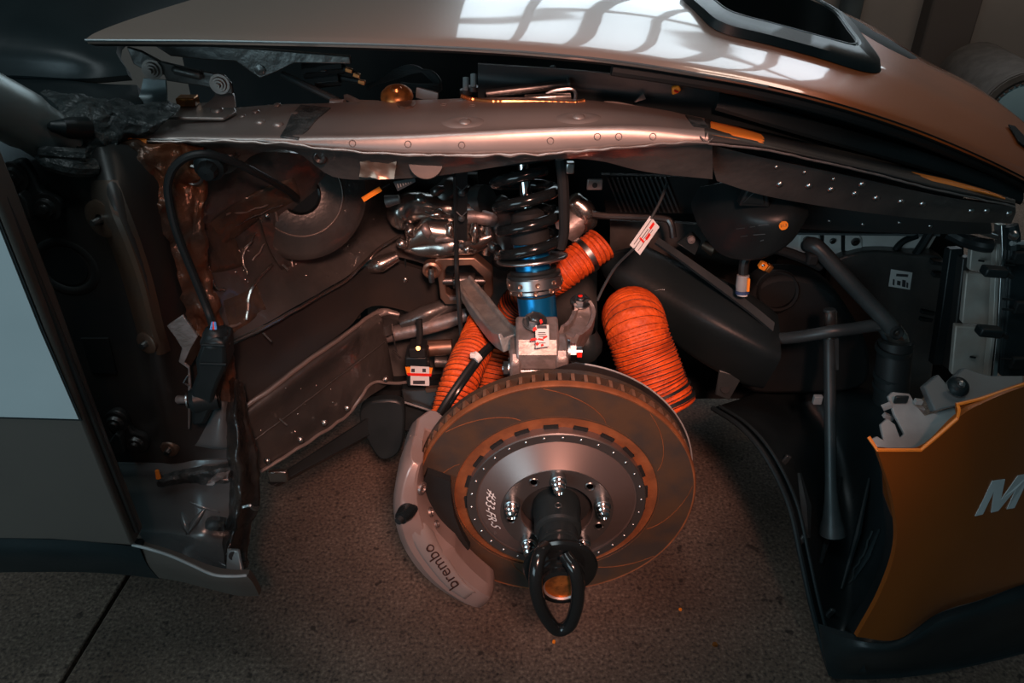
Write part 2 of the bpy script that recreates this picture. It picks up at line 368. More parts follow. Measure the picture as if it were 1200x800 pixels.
# rivets and weld spots on rail
for x, y, s in [(284, 136, .9), (299, 131, 1), (305, 143, 1.2), (325, 123, .9), (346, 134, 1.1), (326, 146, 1.25), (166, 0, 0), (545, 144, 1.5), (678, 138, 1.5)]:
    if s == 0: continue
    p, n = hit(rb, x, y)
    if p: copyto(me_rivet, p, n, body, scale=s, name='rivet')
ringm = mesh('weld_mark', MB().lathe([(.0045, 0), (.0052, .0008), (.006, 0)], (0, 0, 0), (0, 0, 1), 18), m_rail, 60)
for x, y in [(413, 168), (478, 169), (541, 170), (645, 165), (700, 160), (725, 160), (765, 160), (520, 123), (554, 124)]:
    p, n = hit(rb, x, y, .0003)
    if p: copyto(ringm, p, n, body, scale=.75, name='weld_mark')
# raised bosses round the two big rivets
for x, y in [(545, 143), (678, 138)]:
    p, n = hit(rb, x, y)
    t = Vector((1, 0, 0)); tt = n.cross(t).normalized()
    rings = []
    for s_, h in [(1, 0.0), (.8, .0016), (.6, .0026), (.4, .0022), (.2, .0012), (.05, .001)]:
        rings.append([p+t*(.03*s_*math.cos(a))+tt*(.016*s_*math.sin(a))+n*(h-.0005) for a in [2*math.pi*k/28 for k in range(28)]])
    obj('rail_boss', MB().ring_loft(rings, caps=False), m_rail, body, 80)
# tape straps round the rail
for px in [[(352, 124), (341, 136), (335, 150), (328, 161), (350, 163), (362, 152), (372, 140), (388, 127)], [(803, 136), (812, 148), (820, 160), (828, 166), (836, 161), (830, 150), (822, 140)]]:
    pts = [hit(rb, *q, .002)[0] or hit(rb2, *q, .002)[0] for q in px]; pts = [p for p in pts if p]
    n = hit(rb, *px[1])[1]
    obj('tape_strap', MB().prism(pts, -n*.003), m_tape, body, bevel=.001, label='grey tape strap wrapped over rail')
# copper wire loom lying along the back of the rail
path = cr(PP((540, 112, .235), (552, 116, .235), (575, 119, .225), (600, 119, .225), (640, 120, .225), (672, 121, .225), (685, 118, .235)), 10)
obj('spiral_edging', MB().tube(path, [.0025+.0009*(i % 2) for i in range(len(path))], 8), m_copper, body, label='copper coloured spiral edging along rail')

# wall under the rail with its lower edge
lw = [(190, 166, 184), (260, 168, 205), (300, 168, 180), (345, 170, 178), (390, 174, 207), (450, 180, 210), (520, 182, 205), (580, 182, 196), (640, 181, 187), (700, 176, 188), (760, 170, 202), (835, 168, 210)]
rows = [PP(*[(x, a, .128) for x, a, b_ in lw]), PP(*[(x, (a+b_)/2, .145) for x, a, b_ in lw]), PP(*[(x, b_, .155) for x, a, b_ in lw])]
inner = obj('rail_inner_wall', MB().grid(rows, 5, 4, (0, .01, 0), .0008, 18), m_body, body)
ib = bvh_of(inner)
pts = [(418, 181), (448, 183), (464, 190), (462, 209), (440, 207), (420, 205), (424, 194)]
mb = MB(); mb.grid([PP(*[(x, y, .140) for x, y in r]) for r in ([(418, 181), (440, 182), (464, 188)], [(421, 193), (440, 195), (463, 198)], [(419, 206), (440, 209), (462, 210)])], 5, 5, (0, .008, 0), .004, 60)
obj('sealant_smear', mb, m_bronze, body)
obj('cover_plug', MB().cyl(P(499, 189, .146), P(499, 189, .156), .023, n=32), m_bodyd, body, bevel=.001)
for x, y in [(375, 184), (272, 178)]:
    c = P(x, y, .143)
    obj('grommet', MB().lathe([(.003, -.001), (.0065, -.004), (.009, -.003), (.010, .004)], c, (0, 1, 0), 20), m_aludark, body, 60)
# right inner wall: riveted plates
rows = [PP((835, 170, .15), (900, 186, .16), (1000, 207, .17), (1100, 229, .19), (1190, 243, .25)), PP((835, 192, .175), (900, 208, .18), (1000, 226, .19), (1100, 243, .21), (1190, 250, .26)), PP((840, 212, .19), (900, 230, .19), (1000, 247, .20), (1100, 258, .22), (1185, 262, .27))]
plate = obj('riveted_plate', MB().grid(rows, 5, 4, (0, .008, 0)), m_body, body)
pb = bvh_of(plate)
for x, y in [(914, 216), (948, 218), (974, 222), (1002, 227), (1027, 232), (1056, 236), (1081, 239), (1138, 247), (1156, 247), (1182, 250), (910, 196), (943, 202), (977, 210), (1010, 216)]:
    p, n = hit(pb, x, y)
    if p: copyto(me_rivets if y > 213 else me_rivetd, p, n, body, scale=1.2 if y > 213 else .7, name='rivet')
rows = [PP((905, 222, .325), (1000, 240, .29), (1100, 250, .27), (1160, 256, .275)), PP((900, 250, .33), (1000, 261, .295), (1100, 266, .275), (1162, 266, .28)), PP((900, 266, .335), (1000, 271, .30), (1100, 274, .28), (1162, 274, .285))]
plate2 = obj('lower_plate', MB().grid(rows, 4, 3, (0, .008, 0)), m_bodyd, body)
pb2 = bvh_of(plate2)
for x, y in [(972, 259), (1011, 263), (1054, 261), (1090, 265)]:
    p, n = hit(pb2, x, y)
    if p: copyto(me_rivets, p, n, body, scale=.8, name='rivet')

# hinge panel (front of the cabin) with its rounded ridge
R = [[(-80, 150, .07), (40, 155, .07), (90, 168, .07), (122, 172, .07), (150, 170, .095), (192, 168, .13)],
     [(-80, 230, .05), (50, 235, .05), (98, 240, .045), (132, 240, .02), (158, 235, .045), (205, 235, .115)],
     [(-80, 320, .05), (80, 320, .05), (138, 325, .045), (163, 325, .015), (185, 320, .04), (225, 310, .11)],
     [(-80, 410, .05), (100, 410, .05), (155, 415, .045), (182, 415, .018), (205, 405, .045), (250, 395, .105)],
     [(-80, 490, .05), (120, 490, .05), (170, 495, .045), (195, 500, .03), (225, 500, .05), (278, 470, .09)],
     [(-80, 545, .045), (130, 545, .045), (175, 545, .045), (205, 543, .04), (240, 540, .045), (272, 538, .05)]]
hp = obj('hinge_panel', MB().grid([PP(*r) for r in R], 6, 6, (0, .012, 0), .0008, 14), m_bodyd, body)
hb = bvh_of(hp)
# brown overspray strip along the ridge: a raised strip of its own
mb = MB()
rows = []
for poly in ([(108, 212), (112, 250), (130, 285), (146, 330), (160, 380), (168, 410)], [(122, 212), (133, 250), (148, 285), (164, 330), (176, 380), (186, 415)], [(137, 212), (151, 250), (164, 285), (178, 330), (190, 380), (199, 410)]):
    rows.append([hit(hb, x, y, .0022)[0] for x, y in poly])
obj('ridge_strip', MB().grid(rows, 5, 3, None), m_ridge, body, label='brown tinted ridge of panel')
# washers + studs
def stud(x, y, r, bvh_, mt, ln=.012):
    p, n = hit(bvh_, x, y); n = (n+Vector((-.2, -1.2, .1))).normalized()
    o = obj('washer', MB().lathe([(r*.3, .002), (r*.75, .0028), (r, .001), (r*1.02, -.006)], p+n*.002, n, 28), mt, body, 60)
    obj('stud', MB().tube([p, p+n*ln], [.0045, .004], 10), m_zinc, o)
stud(120, 256, .023, hb, m_ridge, .016); stud(173, 401, .015, hb, m_ridge); stud(199, 525, .013, hb, m_ridge)
c = P(78, 312, .05); n = Vector((0, -1, .15)).normalized()
obj('drain_cup', MB().lathe([(.024, .03), (.027, .004), (.032, -.003), (.040, -.001), (.043, .004)], c, Vector((0, 1, 0)), 40), m_bodyd, body, 70)
obj('drain_plug', MB().cyl(c+Vector((0, -.001, 0)), c+Vector((0, .01, 0)), .026, n=32), m_blackm, body)
pts = [(95, 395), (128, 395), (138, 437), (108, 436)]
obj('access_cover', MB().prism([hit(hb, x, y, .003)[0] for x, y in pts], (0, .004, 0)), m_blackm, body, bevel=.001)
# hinges of the door
def hinge(pts, bolts, Y):
    ha = obj('door_hinge', MB().prism(cr(PP(*[(x, y, Y) for x, y in pts]), 5, True), (0, .012, 0)), m_bodyd, body, bevel=.003)
    for x, y in bolts:
        c = P(x, y, Y); obj('hinge_bolt', MB().lathe([(.017, .001), (.017, -.003), (.012, -.003), (.010, -.008), (.006, -.008), (.005, -.012), (.0005, -.012)], c, (0, 1, 0), 24), m_aludark, ha)
hinge([(5, 195), (25, 188), (38, 205), (48, 225), (68, 235), (70, 250), (50, 252), (30, 240), (15, 225), (0, 215)], [(17, 206), (55, 242)], .035)
hinge([(122, 490), (134, 482), (146, 488), (154, 505), (170, 513), (174, 524), (160, 528), (145, 518), (130, 510)], [(136, 494), (160, 518)], .035)
for q in ([(8, 243), (22, 226), (30, 235), (36, 258), (14, 250)], [(126, 520), (135, 508), (141, 512), (146, 530), (132, 532)]):
    obj('check_link', MB().prism(PP(*[(x, y, .02) for x, y in q]), (0, .03, 0)), m_bodyd, body, bevel=.002)
# lower pillar foot / sill end, pressed metal
R = [[(125, 542, .045), (175, 543, .042), (225, 540, .042), (272, 538, .048)],
     [(132, 556, .035), (180, 556, .034), (230, 553, .034), (272, 552, .045)],
     [(140, 575, .04), (185, 577, .036), (232, 576, .030), (270, 578, .04)],
     [(150, 600, .03), (190, 603, .022), (235, 605, .012), (268, 606, .025)],
     [(158, 625, .01), (195, 628, -.002), (235, 630, -.008), (264, 636, .0)],
     [(162, 636, -.045), (200, 643, -.05), (235, 655, -.05), (272, 668, -.045)],
     [(160, 640, -.082), (200, 652, -.086), (240, 668, -.086), (287, 689, -.08)]]
sill = obj('sill_end', MB().grid([PP(*r) for r in R], 6, 5, (0, .01, 0), .001, 16), m_sill, body)
sb = bvh_of(sill)
for a, b_, r in [((213, 600), (222, 626), .006), ((241, 595), (218, 626), .005), ((258, 600), (222, 588), .004), ((196, 628), (264, 663), .005), ((210, 628), (258, 640), .004)]:
    pa = hit(sb, *a, .0)[0]; pc = hit(sb, *b_, .0)[0]; pm = (pa+pc)/2
    obj('pressed_rib', MB().tube(cr([pa, pm+Vector((0, -.002, .001)), pc], 5), [r*q for q in (.2, .45, .65, .8, .95, 1, .95, .8, .65, .45, .2)], 10), m_sill, body, 80)
obj('seam_edge', MB().tube(cr(PP((155, 638, -.093), (175, 643, -.097), (200, 651, -.097), (225, 662, -.097), (250, 673, -.097), (272, 674+1, -.096), (289, 674, -.093)), 6), .0022, 6), m_bracket, body, label='bright worn seam edge')
obj('tow_tab', MB().prism(PP((266, 644, -.05), (280, 645, -.05), (285, 672, -.075), (264, 668, -.07)), (0, .006, -.002)), m_sill, body, bevel=.002)
obj('tab_hole', MB().cyl(P(273, 651, -.056), P(273, 651, -.05), .006, n=16), m_blackm, body)
R = [PP((160, 641, -.088), (200, 653, -.091), (240, 669, -.091), (268, 675, -.09), (290, 675, -.085)), PP((168, 660, -.085), (205, 668, -.09), (245, 680, -.09), (275, 686, -.088), (297, 684, -.083)), PP((182, 676, -.06), (215, 682, -.07), (250, 691, -.075), (280, 698, -.075), (304, 698, -.07))]
obj('sill_skin', MB().grid(R, 5, 4, (0, .012, 0)), m_greydoor, body)
R = [PP((-90, 629, -.10), (60, 632, -.10), (120, 636, -.098), (163, 641, -.092)), PP((-90, 650, -.10), (60, 651, -.10), (125, 654, -.095), (172, 661, -.088)), PP((-90, 672, -.06), (60, 670, -.06), (130, 672, -.06), (186, 678, -.06))]
obj('side_skirt', MB().grid(R, 4, 4, (0, .015, 0)), m_duct, body)
# seam sealer at the foot
mb = MB(); mb.grid([PP((188, 560, .025), (215, 554, .025), (245, 550, .027), (270, 548, .035)), PP((185, 565, .022), (215, 561, .022), (245, 557, .024), (271, 556, .032)), PP((186, 570, .026), (215, 567, .026), (245, 566, .026), (271, 566, .035))], 8, 5, (0, .01, 0), .003, 70); obj('sealer_smear', mb, m_tape, body)
mb = MB(); mb.grid([PP((243, 565, .02), (256, 558, .02), (266, 556, .024)), PP((244, 570, .02), (258, 565, .02), (268, 562, .025))], 6, 5, (0, .008, 0), .004, 90); obj('sealer_smear', mb, m_pinkarm, body)
mb = MB(); mb.grid([PP((240, 612, -.008), (250, 609, -.008), (262, 612, -.004)), PP((242, 619, -.01), (252, 622, -.01), (263, 623, -.006))], 6, 5, (0, .008, 0), .003, 90); obj('sealer_smear', mb, m_silver, body)
obj('primer_spot', MB().tube(PP((184, 551, .03), (186, 560, .028)), [.003, .004], 6), m_paintedge, body)
# triangular gusset above the foot
obj('gusset', MB().grid([PP((258, 462, .07), (262, 458, .066), (268, 462, .07)), PP((246, 490, .055), (258, 488, .045), (269, 490, .055)), PP((233, 515, .045), (254, 520, .036), (269, 520, .045)), PP((228, 522, .045), (252, 526, .042), (271, 526, .05))], 5, 5, (0, .01, 0)), m_sill, body)
# crumpled black strip between foot and wheel well
rows = []
for (xa, xb, y, Y) in [(268, 284, 448, .06), (264, 290, 490, .05), (266, 300, 530, .03), (268, 304, 565, .02), (268, 303, 595, .01), (262, 292, 625, .0), (255, 288, 650, -.02), (266, 288, 665, -.04)]:
    rows.append(PP((xa, y, Y+.01), (lerp(xa, xb, .35), y-2, Y-.012), (lerp(xa, xb, .7), y+2, Y+.004), (xb, y, Y+.012)))
obj('rubber_seal', MB().grid(rows, 7, 7, (0, .008, 0), .005, 38), m_blackseal, body, 70)
obj('edge_bead', MB().tube([p+noise.noise_vector(p*60)*.003 for p in cr(PP((284, 594, .0), (294, 592, .0), (303, 596, .01)), 6)], .003, 6), m_silver, body)

# sealed brown corner behind the ridge
R = [[(120, 168, 0.092), (160, 168, 0.097), (195, 170, 0.107), (235, 172, 0.122)], [(140, 195, 0.082), (170, 195, 0.092), (205, 205, 0.107), (240, 210, 0.122)], [(160, 225, 0.077), (185, 232, 0.087), (215, 245, 0.102), (240, 250, 0.112)], [(190, 270, 0.072), (205, 275, 0.080), (222, 285, 0.087), (238, 300, 0.097)], [(210, 330, 0.072), (222, 335, 0.076), (236, 345, 0.080), (250, 350, 0.087)], [(225, 400, 0.067), (240, 400, 0.070), (255, 400, 0.072), (268, 400, 0.080)], [(250, 470, 0.052), (262, 470, 0.052), (272, 470, 0.057), (282, 470, 0.072)]]
obj('sealed_corner', MB().grid([PP(*r) for r in R], 12, 10, (0, .01, 0), .008, 42), m_brown, body, 70)
mb = MB(); mb.grid([PP((198, 205, .118), (216, 208, .12), (224, 222, .125)), PP((200, 225, .115), (214, 226, .118), (224, 232, .12))], 6, 6, (0, .008, 0), .006, 60); obj('sealant_smear', mb, m_alu, body)
obj('sealant_bead', MB().tube([p+noise.noise_vector(p*50)*.004 for p in cr(PP((208, 264, .10), (220, 255, .11), (232, 250, .12), (240, 249, .13)), 8)], .0035, 7), m_pinkarm, body)

# wheelhouse back wall: rows run from the outer (left) edge inwards
top = [[(225, 176, .16), (290, 176, .20), (350, 180, .24), (410, 190, .32), (470, 200, .44), (560, 205, .50)],
       [(226, 225, .14), (290, 225, .20), (350, 228, .26), (410, 232, .34), (465, 235, .45), (560, 240, .51)],
       [(232, 280, .125), (285, 280, .20), (340, 285, .27), (400, 280, .355), (455, 262, .45), (540, 265, .52)],
       [(245, 345, .115), (290, 340, .17), (340, 325, .25), (400, 305, .34), (455, 288, .42), (540, 300, .49)],
       [(265, 400, .105), (305, 382, .155), (350, 357, .225), (400, 328, .315), (450, 300, .41), (530, 320, .49)]]
wh = obj('wheelhouse_wall', MB().grid([PP(*r) for r in top], 7, 7, (0, .012, 0), .0022, 13), m_body, body, 60)
low = [[(268, 405, .12), (308, 388, .17), (352, 363, .24), (402, 334, .33), (452, 306, .42), (530, 330, .50)],
       [(275, 440, .115), (315, 420, .165), (358, 393, .235), (405, 362, .325), (450, 335, .41), (535, 350, .50)],
       [(280, 478, .10), (322, 448, .15), (365, 415, .22), (408, 384, .31), (445, 358, .39), (540, 385, .50)]]
obj('footwell_panel', MB().grid([PP(*r) for r in low], 6, 5, (0, .012, 0), .001, 14), m_bodyd, body, 60)
rl = [[(279, 484, .085), (322, 452, .135), (365, 420, .205), (408, 390, .295), (442, 366, .375)],
      [(281, 494, .075), (324, 462, .125), (367, 430, .195), (410, 399, .285), (446, 374, .37)],
      [(286, 512, .085), (330, 480, .135), (372, 447, .205), (414, 416, .295), (450, 392, .378)],
      [(297, 535, .092), (345, 503, .142), (385, 475, .21), (424, 445, .30), (456, 425, .385)],
      [(306, 552, .10), (352, 522, .15), (392, 497, .215), (428, 468, .305), (460, 447, .385)]]
chr_ = obj('chassis_leg', MB().grid([PP(*r) for r in rl], 6, 5, (0, .015, 0), .0006, 14), m_body, body, 60)
obj('lit_seam_weld', MB().tube([p+noise.noise_vector(p*40)*.0015 for p in cr(PP((278, 484, .082), (322, 452, .132), (365, 420, .202), (408, 390, .292), (440, 367, .37), (468, 368, .385)), 8)], .0035, 8), m_rail, body, label='seam along chassis leg lightened as a lit highlight')  # highlight of the ridge put into the bead's lighter colour
obj('lit_seam_weld', MB().tube([p+noise.noise_vector(p*40)*.002 for p in cr(PP((268, 402, .108), (308, 384, .158), (352, 359, .228), (402, 330, .318), (425, 310, .355), (440, 294, .385), (470, 276, .42)), 8)], .003, 8), m_alu, body)
mb = MB().tube([p+noise.noise_vector(p*40)*.0025 for p in cr(PP((306, 553, .097), (352, 523, .147), (392, 498, .212), (412, 482, .26), (424, 462, .29), (440, 447, .33), (470, 449, .36), (485, 444, .38)), 8)], .003, 8); obj('lower_flange_edge', mb, m_rail, body)
for x, y, Y in [(313, 540, .1), (352, 515, .147), (380, 495, .19), (407, 478, .245), (452, 444, .35), (450, 413, .40), (345, 289+2, .26), (396, 261, .33), (313, 252, .22), (475, 327, .455), (361, 279, .28)]:
    copyto(me_rivetd, P(x, y, Y-.012), Vector((.1, -1, .5)), body, scale=1.3 if y > 400 or x == 475 else .9, name='weld_stud')
for a, b_, Y in [((308, 390), (318, 400), .150), ((327, 490), (336, 498), .125), ((461, 411), (470, 420), .40)]:
    obj('spot_pin', MB().tube([P(*a, Y), P(*b_, Y)], .0018, 6), m_alu, body)
# diagonal brace and strut dome
whb = bvh_of(wh)
lay('strut_brace', whb, [[(303, 252), (312, 250), (322, 250)], [(309, 275), (320, 274), (330, 276)], [(318, 298), (328, 298), (337, 298)], [(330, 316), (336, 314), (341, 310)]], m_body, body, lift=.012, nz=.004)
lay('sealant_smear', whb, [[(245, 262), (280, 236), (312, 219), (345, 208)], [(252, 275), (288, 248), (320, 232), (350, 222)], [(258, 290), (298, 262), (328, 245), (352, 232)]], m_seal, body, lift=.004, nz=.012, fr=60)
lay('sealant_smear', whb, [[(236, 262), (252, 262), (270, 270)], [(240, 290), (258, 288), (278, 285)], [(246, 320), (262, 318), (285, 312)]], m_seal, body, lift=.003, nz=.008, fr=50)
lay('sealant_smear', whb, [[(262, 352), (280, 345), (300, 330)], [(266, 372), (286, 362), (305, 345)], [(272, 392), (292, 378), (312, 362)]], m_seal, body, lift=.002, nz=.006, fr=50)
obj('sealant_bead', MB().tube([q+noise.noise_vector(q*50)*.003 for q in cr([hit(whb, x, y, .003)[0] for x, y in [(287, 375), (290, 352), (296, 335), (305, 322), (318, 310)]], 8)], .0026, 7), m_alu, body)
c = P(352, 228, .27); n = Vector((.35, -1, .35)).normalized()
obj('strut_dome', MB().lathe([(.024, -.012), (.03, .004), (.058, .006), (.062, .003), (.088, -.004), (.1, -.02)], c, n, 56), m_body, body, 50)
obj('dome_opening', MB().lathe([(.001, -.001), (.026, -.001), (.028, .006)], c, n, 40), m_gloss, body)
obj('dome_seam', MB().lathe([(.060, .0035), (.0615, .006), (.063, .0035)], c, n, 56), m_rail, body, 80)
rs_ = random.Random(3)
def bead_on(bv, pts, r, mt, wob=.003, name='sealant_bead', lift=.002):
    q = [hit(bv, x, y, lift)[0] for x, y in pts]; q = [p for p in q if p]
    if len(q) > 1: obj(name, MB().tube([p+noise.noise_vector(p*70)*wob for p in cr(q, 8)], [r*(.6+.8*abs(noise.noise(p*90))) for p in cr(q, 8)], 7), mt, body, 80)
bead_on(whb, [(303, 252), (310, 272), (320, 295), (336, 318)], .003, m_alu)
bead_on(whb, [(322, 250), (332, 274), (341, 300), (343, 312)], .0022, m_rail)
bead_on(whb, [(238, 300), (246, 322), (252, 338), (262, 340)], .003, m_alu)
bead_on(whb, [(252, 392), (264, 384), (280, 378)], .0028, m_rail)
bead_on(whb, [(292, 282), (284, 300), (288, 322)], .002, m_alu)
bead_on(whb, [(262, 250), (290, 246), (318, 236)], .002, m_rail)
bead_on(whb, [(270, 268), (300, 250), (330, 238)], .0016, m_alu)
bead_on(whb, [(300, 272), (286, 290)], .0018, m_alu); bead_on(whb, [(310, 285), (296, 305)], .0016, m_rail)
for k in range(26):
    x = rs_.uniform(245, 440); y = rs_.uniform(250, 330)
    p, n = hit(whb, x, y)
    if p: copyto(me_rivetd, p, n, body, scale=rs_.uniform(.2, .5), name='sealant_drop')
legb = bvh_of(chr_)
for k in range(22):
    x = rs_.uniform(300, 440); y = rs_.uniform(400, 520)
    p, n = hit(legb, x, y)
    if p: copyto(me_rivetd, p, n, body, scale=rs_.uniform(.15, .4), name='sealant_drop')
bead_on(legb, [(290, 520), (334, 488), (376, 456), (416, 426), (450, 400)], .0016, m_body, .0005, 'pressed_line')
# inner centre wall and dark bay behind
obj('inner_apron', MB().grid([PP((430, 285, .50), (520, 290, .51), (620, 300, .52), (700, 300, .53)), PP((430, 360, .50), (520, 360, .51), (620, 360, .52), (700, 360, .53)), PP((430, 460, .47), (520, 460, .48), (620, 470, .5), (700, 470, .52))], 5, 5, (0, .01, 0), .002, 12), m_body, body, 60)
obj('bay_bulkhead', MB().box((-.06, .79, .49), (1.3, .02, .68)), m_blackm, body)
obj('bay_floor', MB().box((-.02, .61, .205), (1.1, .36, .02)), m_blackm, body)
obj('undertray', MB().prism([P(312, 565, .12), P(428, 490, .30), P(470, 470, .36), P(600, 470, .42), P(600, 500, .34), P(440, 505, .30), P(320, 570, .11)], (0, .02, -.02)), m_black, body, bevel=.003)
obj('wheelhouse_shield', MB().prism(cr(PP((422, 480, .31), (440, 470, .31), (470, 472, .31), (474, 500, .30), (468, 530, .29), (445, 538, .28), (425, 505, .29)), 4, True), (0, .02, 0)), m_black, body, bevel=.004)
obj('jack_pad', MB().box(P(326, 557, .11), (.03, .01, .022)), m_alu, body, bevel=.002)
# windscreen pillar with torn tape, dark cowl
mb = MB().tube(cr(PP((-120, 60, -.02), (-40, 105, .0), (30, 142, .04), (92, 182, .08)), 6), [(.034, .028)]*7+[(.033, .028)]*6+[(.030, .026)]*6, 20); obj('windscreen_pillar', mb, mat('pillar_paint', (.24, .28, .28), .5, .36, (.19, .22, .22), 5), body)
R = [PP((-80, 80, .35), (20, 85, .33), (90, 95, .3), (160, 100, .28)), PP((-80, 100, .28), (30, 110, .25), (100, 115, .22), (165, 118, .2)), PP((-80, 140, .20), (40, 140, .18), (110, 140, .17), (165, 138, .17))]
obj('cowl_panel', MB().grid(R, 5, 5, (0, .01, -.01), .002, 12), m_black, body)
R = [PP((-160, -60, .45), (20, -50, .5), (150, -40, .6), (300, -30, .75)), PP((-160, 20, .34), (0, 35, .34), (90, 45, .34), (150, 40, .4)), PP((-160, 90, .3), (0, 88, .3), (90, 92, .3), (150, 88, .3))]
obj('windscreen_edge', MB().grid(R, 5, 5, (0, .01, -.01)), m_black, body)
mb = MB(); mb.grid([PP((50, 108, .16), (85, 112, .15), (125, 118, .15), (165, 122, .16), (205, 126, .18)), PP((68, 132, .09), (95, 130, .085), (128, 134, .10), (162, 140, .11), (196, 141, .125)), PP((78, 158, .06), (104, 156, .07), (132, 155, .085), (160, 153, .105), (185, 153, .12)), PP((66, 178, .045), (98, 176, .055), (120, 180, .075), (136, 172, .10), (142, 165, .115)), PP((45, 192, .04), (80, 198, .04), (105, 203, .05), (125, 200, .07), (138, 190, .095))], 12, 10, (0, .012, 0), .007, 55); obj('torn_tape', mb, m_tape, body, 70, label='dark grey tape torn over the rail end')
mb = MB().tube(cr(PP((44, 183, .035), (62, 190, .03), (85, 196, .03), (110, 196, .05)), 6), [.004, .006, .008, .009, .010]+[.011]*14, 10); obj('tape_tail', mb, m_tape, body)
obj('tape_tail', MB().tube(cr(PP((45, 178, .03), (70, 180, .03), (100, 182, .04)), 6), [.003]+[.008]*12, 8), m_tape, body)
obj('peg', MB().tube(PP((55, 148, .03), (60, 148, .032), (72, 149, .035), (82, 150, .05), (100, 150, .07)), [.002, .006, .009, .012, .013], 16), m_black, body, label='pointed black plastic peg')
# bonnet hinge bracket
base = [(142, 128), (180, 123), (272, 118), (277, 130), (262, 138), (190, 137), (172, 141), (150, 138)]
hg = obj('bonnet_hinge', MB().prism([P(x, y, .168+(141-y)*.0035) for x, y in base], (0, 0, -.004)), m_rail, body, bevel=.0015, label='grey steel bonnet hinge bracket')
for x, y in [(166, 130), (254, 130)]: copyto(me_rivet, P(x, y, .168+(141-y)*.0035)+Vector((0, 0, .001)), (0, -.3, 1), hg, scale=1.5, name='rivet')
obj('upright_plate', MB().grid([PP((168, 92, .22), (194, 94, .22)), PP((164, 110, .215), (195, 108, .215)), PP((158, 125, .20), (196, 124, .20))], 4, 4, (0, .004, 0)), m_sill, hg)
obj('upright_plate', MB().grid([PP((252, 108, .225), (272, 109, .225)), PP((250, 114, .22), (274, 113, .22)), PP((236, 126, .205), (276, 126, .205))], 4, 4, (0, .004, 0)), m_rail, hg)
arm = [(148, 55), (165, 60), (188, 72), (225, 81), (262, 88), (271, 98), (273, 110), (252, 110), (248, 103), (222, 99), (195, 95), (192, 88), (170, 83), (156, 75)]
obj('hinge_arm', MB().prism(PP(*[(x, y, .215) for x, y in arm]), (0, .006, 0)), m_body, hg, bevel=.0015)
obj('arm_rib', MB().tube(cr(PP((202, 81, .214), (220, 85, .212), (238, 89, .214)), 5), [.003]+[.006]*9+[.003], 12), m_body, hg)
for x, y in [(179, 81), (258, 98)]:
    obj('pivot', MB().lathe([(.013, .0), (.013, -.003), (.010, -.003), (.009, -.006), (.0065, -.006), (.006, -.009), (.0035, -.009), (.003, -.013), (.0005, -.013)], P(x, y, .215), (0, 1, 0), 24), m_rail, hg)
obj('bonnet_bar', MB().prism(PP(*[(x, y, .25) for x, y in [(175, 50), (300, 57), (410, 66), (411, 75), (345, 74), (325, 84), (305, 92), (290, 82), (276, 72), (240, 70), (200, 66)]]), (0, .008, 0)), m_body, hg, bevel=.0015)
obj('bar_rivet', MB().lathe([(.007, .0), (.007, -.002), (.0005, -.003)], P(305, 82, .25), (0, 1, 0), 18), m_body, hg)
obj('spacer', MB().box(P(220, 118, .23), (.025, .02, .012)), m_gold, hg, bevel=.002)

# ================================================================== BONNET
bn = thing('bonnet', 'glossy silver bonnet turning orange towards the nose with black air vent', 'bonnet', Vector((.1, .5, .8)))
near = PP((100, 46, .15), (175, 46.5, .15), (250, 47, .15), (400, 50, .15), (520, 54, .15), (620, 60, .15), (720, 70, .155), (800, 82, .16), (900, 100, .175), (1000, 126, .2), (1100, 161, .25), (1200, 207, .32), (1290, 260, .42))
far = [Vector(q) for q in [(-.2, .8, .955), (-.16, .8, .957), (-.12, .8, .96), (-.04, .8, .96), (.06, .8, .957), (.15, .8, .95), (.25, .8, .937), (.35, .8, .918), (.46, .8, .893)]]+PP((1015, 27, .8), (1080, 68, .74), (1150, 105, .66), (1222, 165, .6))
rows = []; SW = .006
for t in (0, .02, .06, .12, .18, .24, .30, .36, .42, .5, .6, .75, 1.0):
    r = []
    for k, (a, b_) in enumerate(zip(near, far)):
        p = a.lerp(b_, t); p.z += .020*(math.sin(math.pi*t)**.55 if 0 < t < 1 else 0)+SW*math.exp(-((t-.3)/.12)**2)*math.exp(-((k-7)/3.5)**2); r.append(p)
    rows.append(r)
skin = obj('skin', MB().grid(rows, 8, 4, (0, .004, -.006)), m_bonnet, bn, 60)
kb = bvh_of(skin)
obj('edge_flange', MB().grid([near, [p+Vector((0, .01, -.006)) for p in near], [p+Vector((0, .03, -.012)) for p in near], [p+Vector((0, .09, -.02)) for p in near]], 8, 3, (0, .002, -.003)), m_blackm, bn)
obj('bright_edge', MB().tube(cr([p+Vector((0, -.001, -.001)) for p in near[:9]], 8), .0016, 6), m_sill, bn)
# vent
def onb(pts, lift): return [hit(kb, x, y)[0]+Vector((0, -.1, 1)).normalized()*lift for x, y in pts]
vo = [(800, -8), (822, 22), (848, 40), (900, 53), (960, 69), (1005, 83), (1028, 86), (1031, 78), (1012, 52), (992, 27), (962, 8), (935, -2), (880, -9)]
vi = [(818, -6), (838, 14), (858, 27), (905, 40), (958, 54), (985, 61), (997, 63), (1001, 58), (990, 42), (975, 22), (950, 8), (925, 0), (880, -5)]
ra_ = onb(vo, .001); rb_ = onb([(lerp(a, c_, .12), lerp(b_, d, .12)) for (a, b_), (c_, d) in zip(vo, vi)], .012); rc_ = onb([(lerp(a, c_, .85), lerp(b_, d, .85)) for (a, b_), (c_, d) in zip(vo, vi)], .016); rd_ = onb(vi, .010); re_ = onb(vi, .002)
vent = obj('vent_frame', MB().ring_loft([cr(q, 4, True) for q in (ra_, rb_, rc_, rd_)], caps=False), m_black, bn, 50, label='black moulded vent frame')
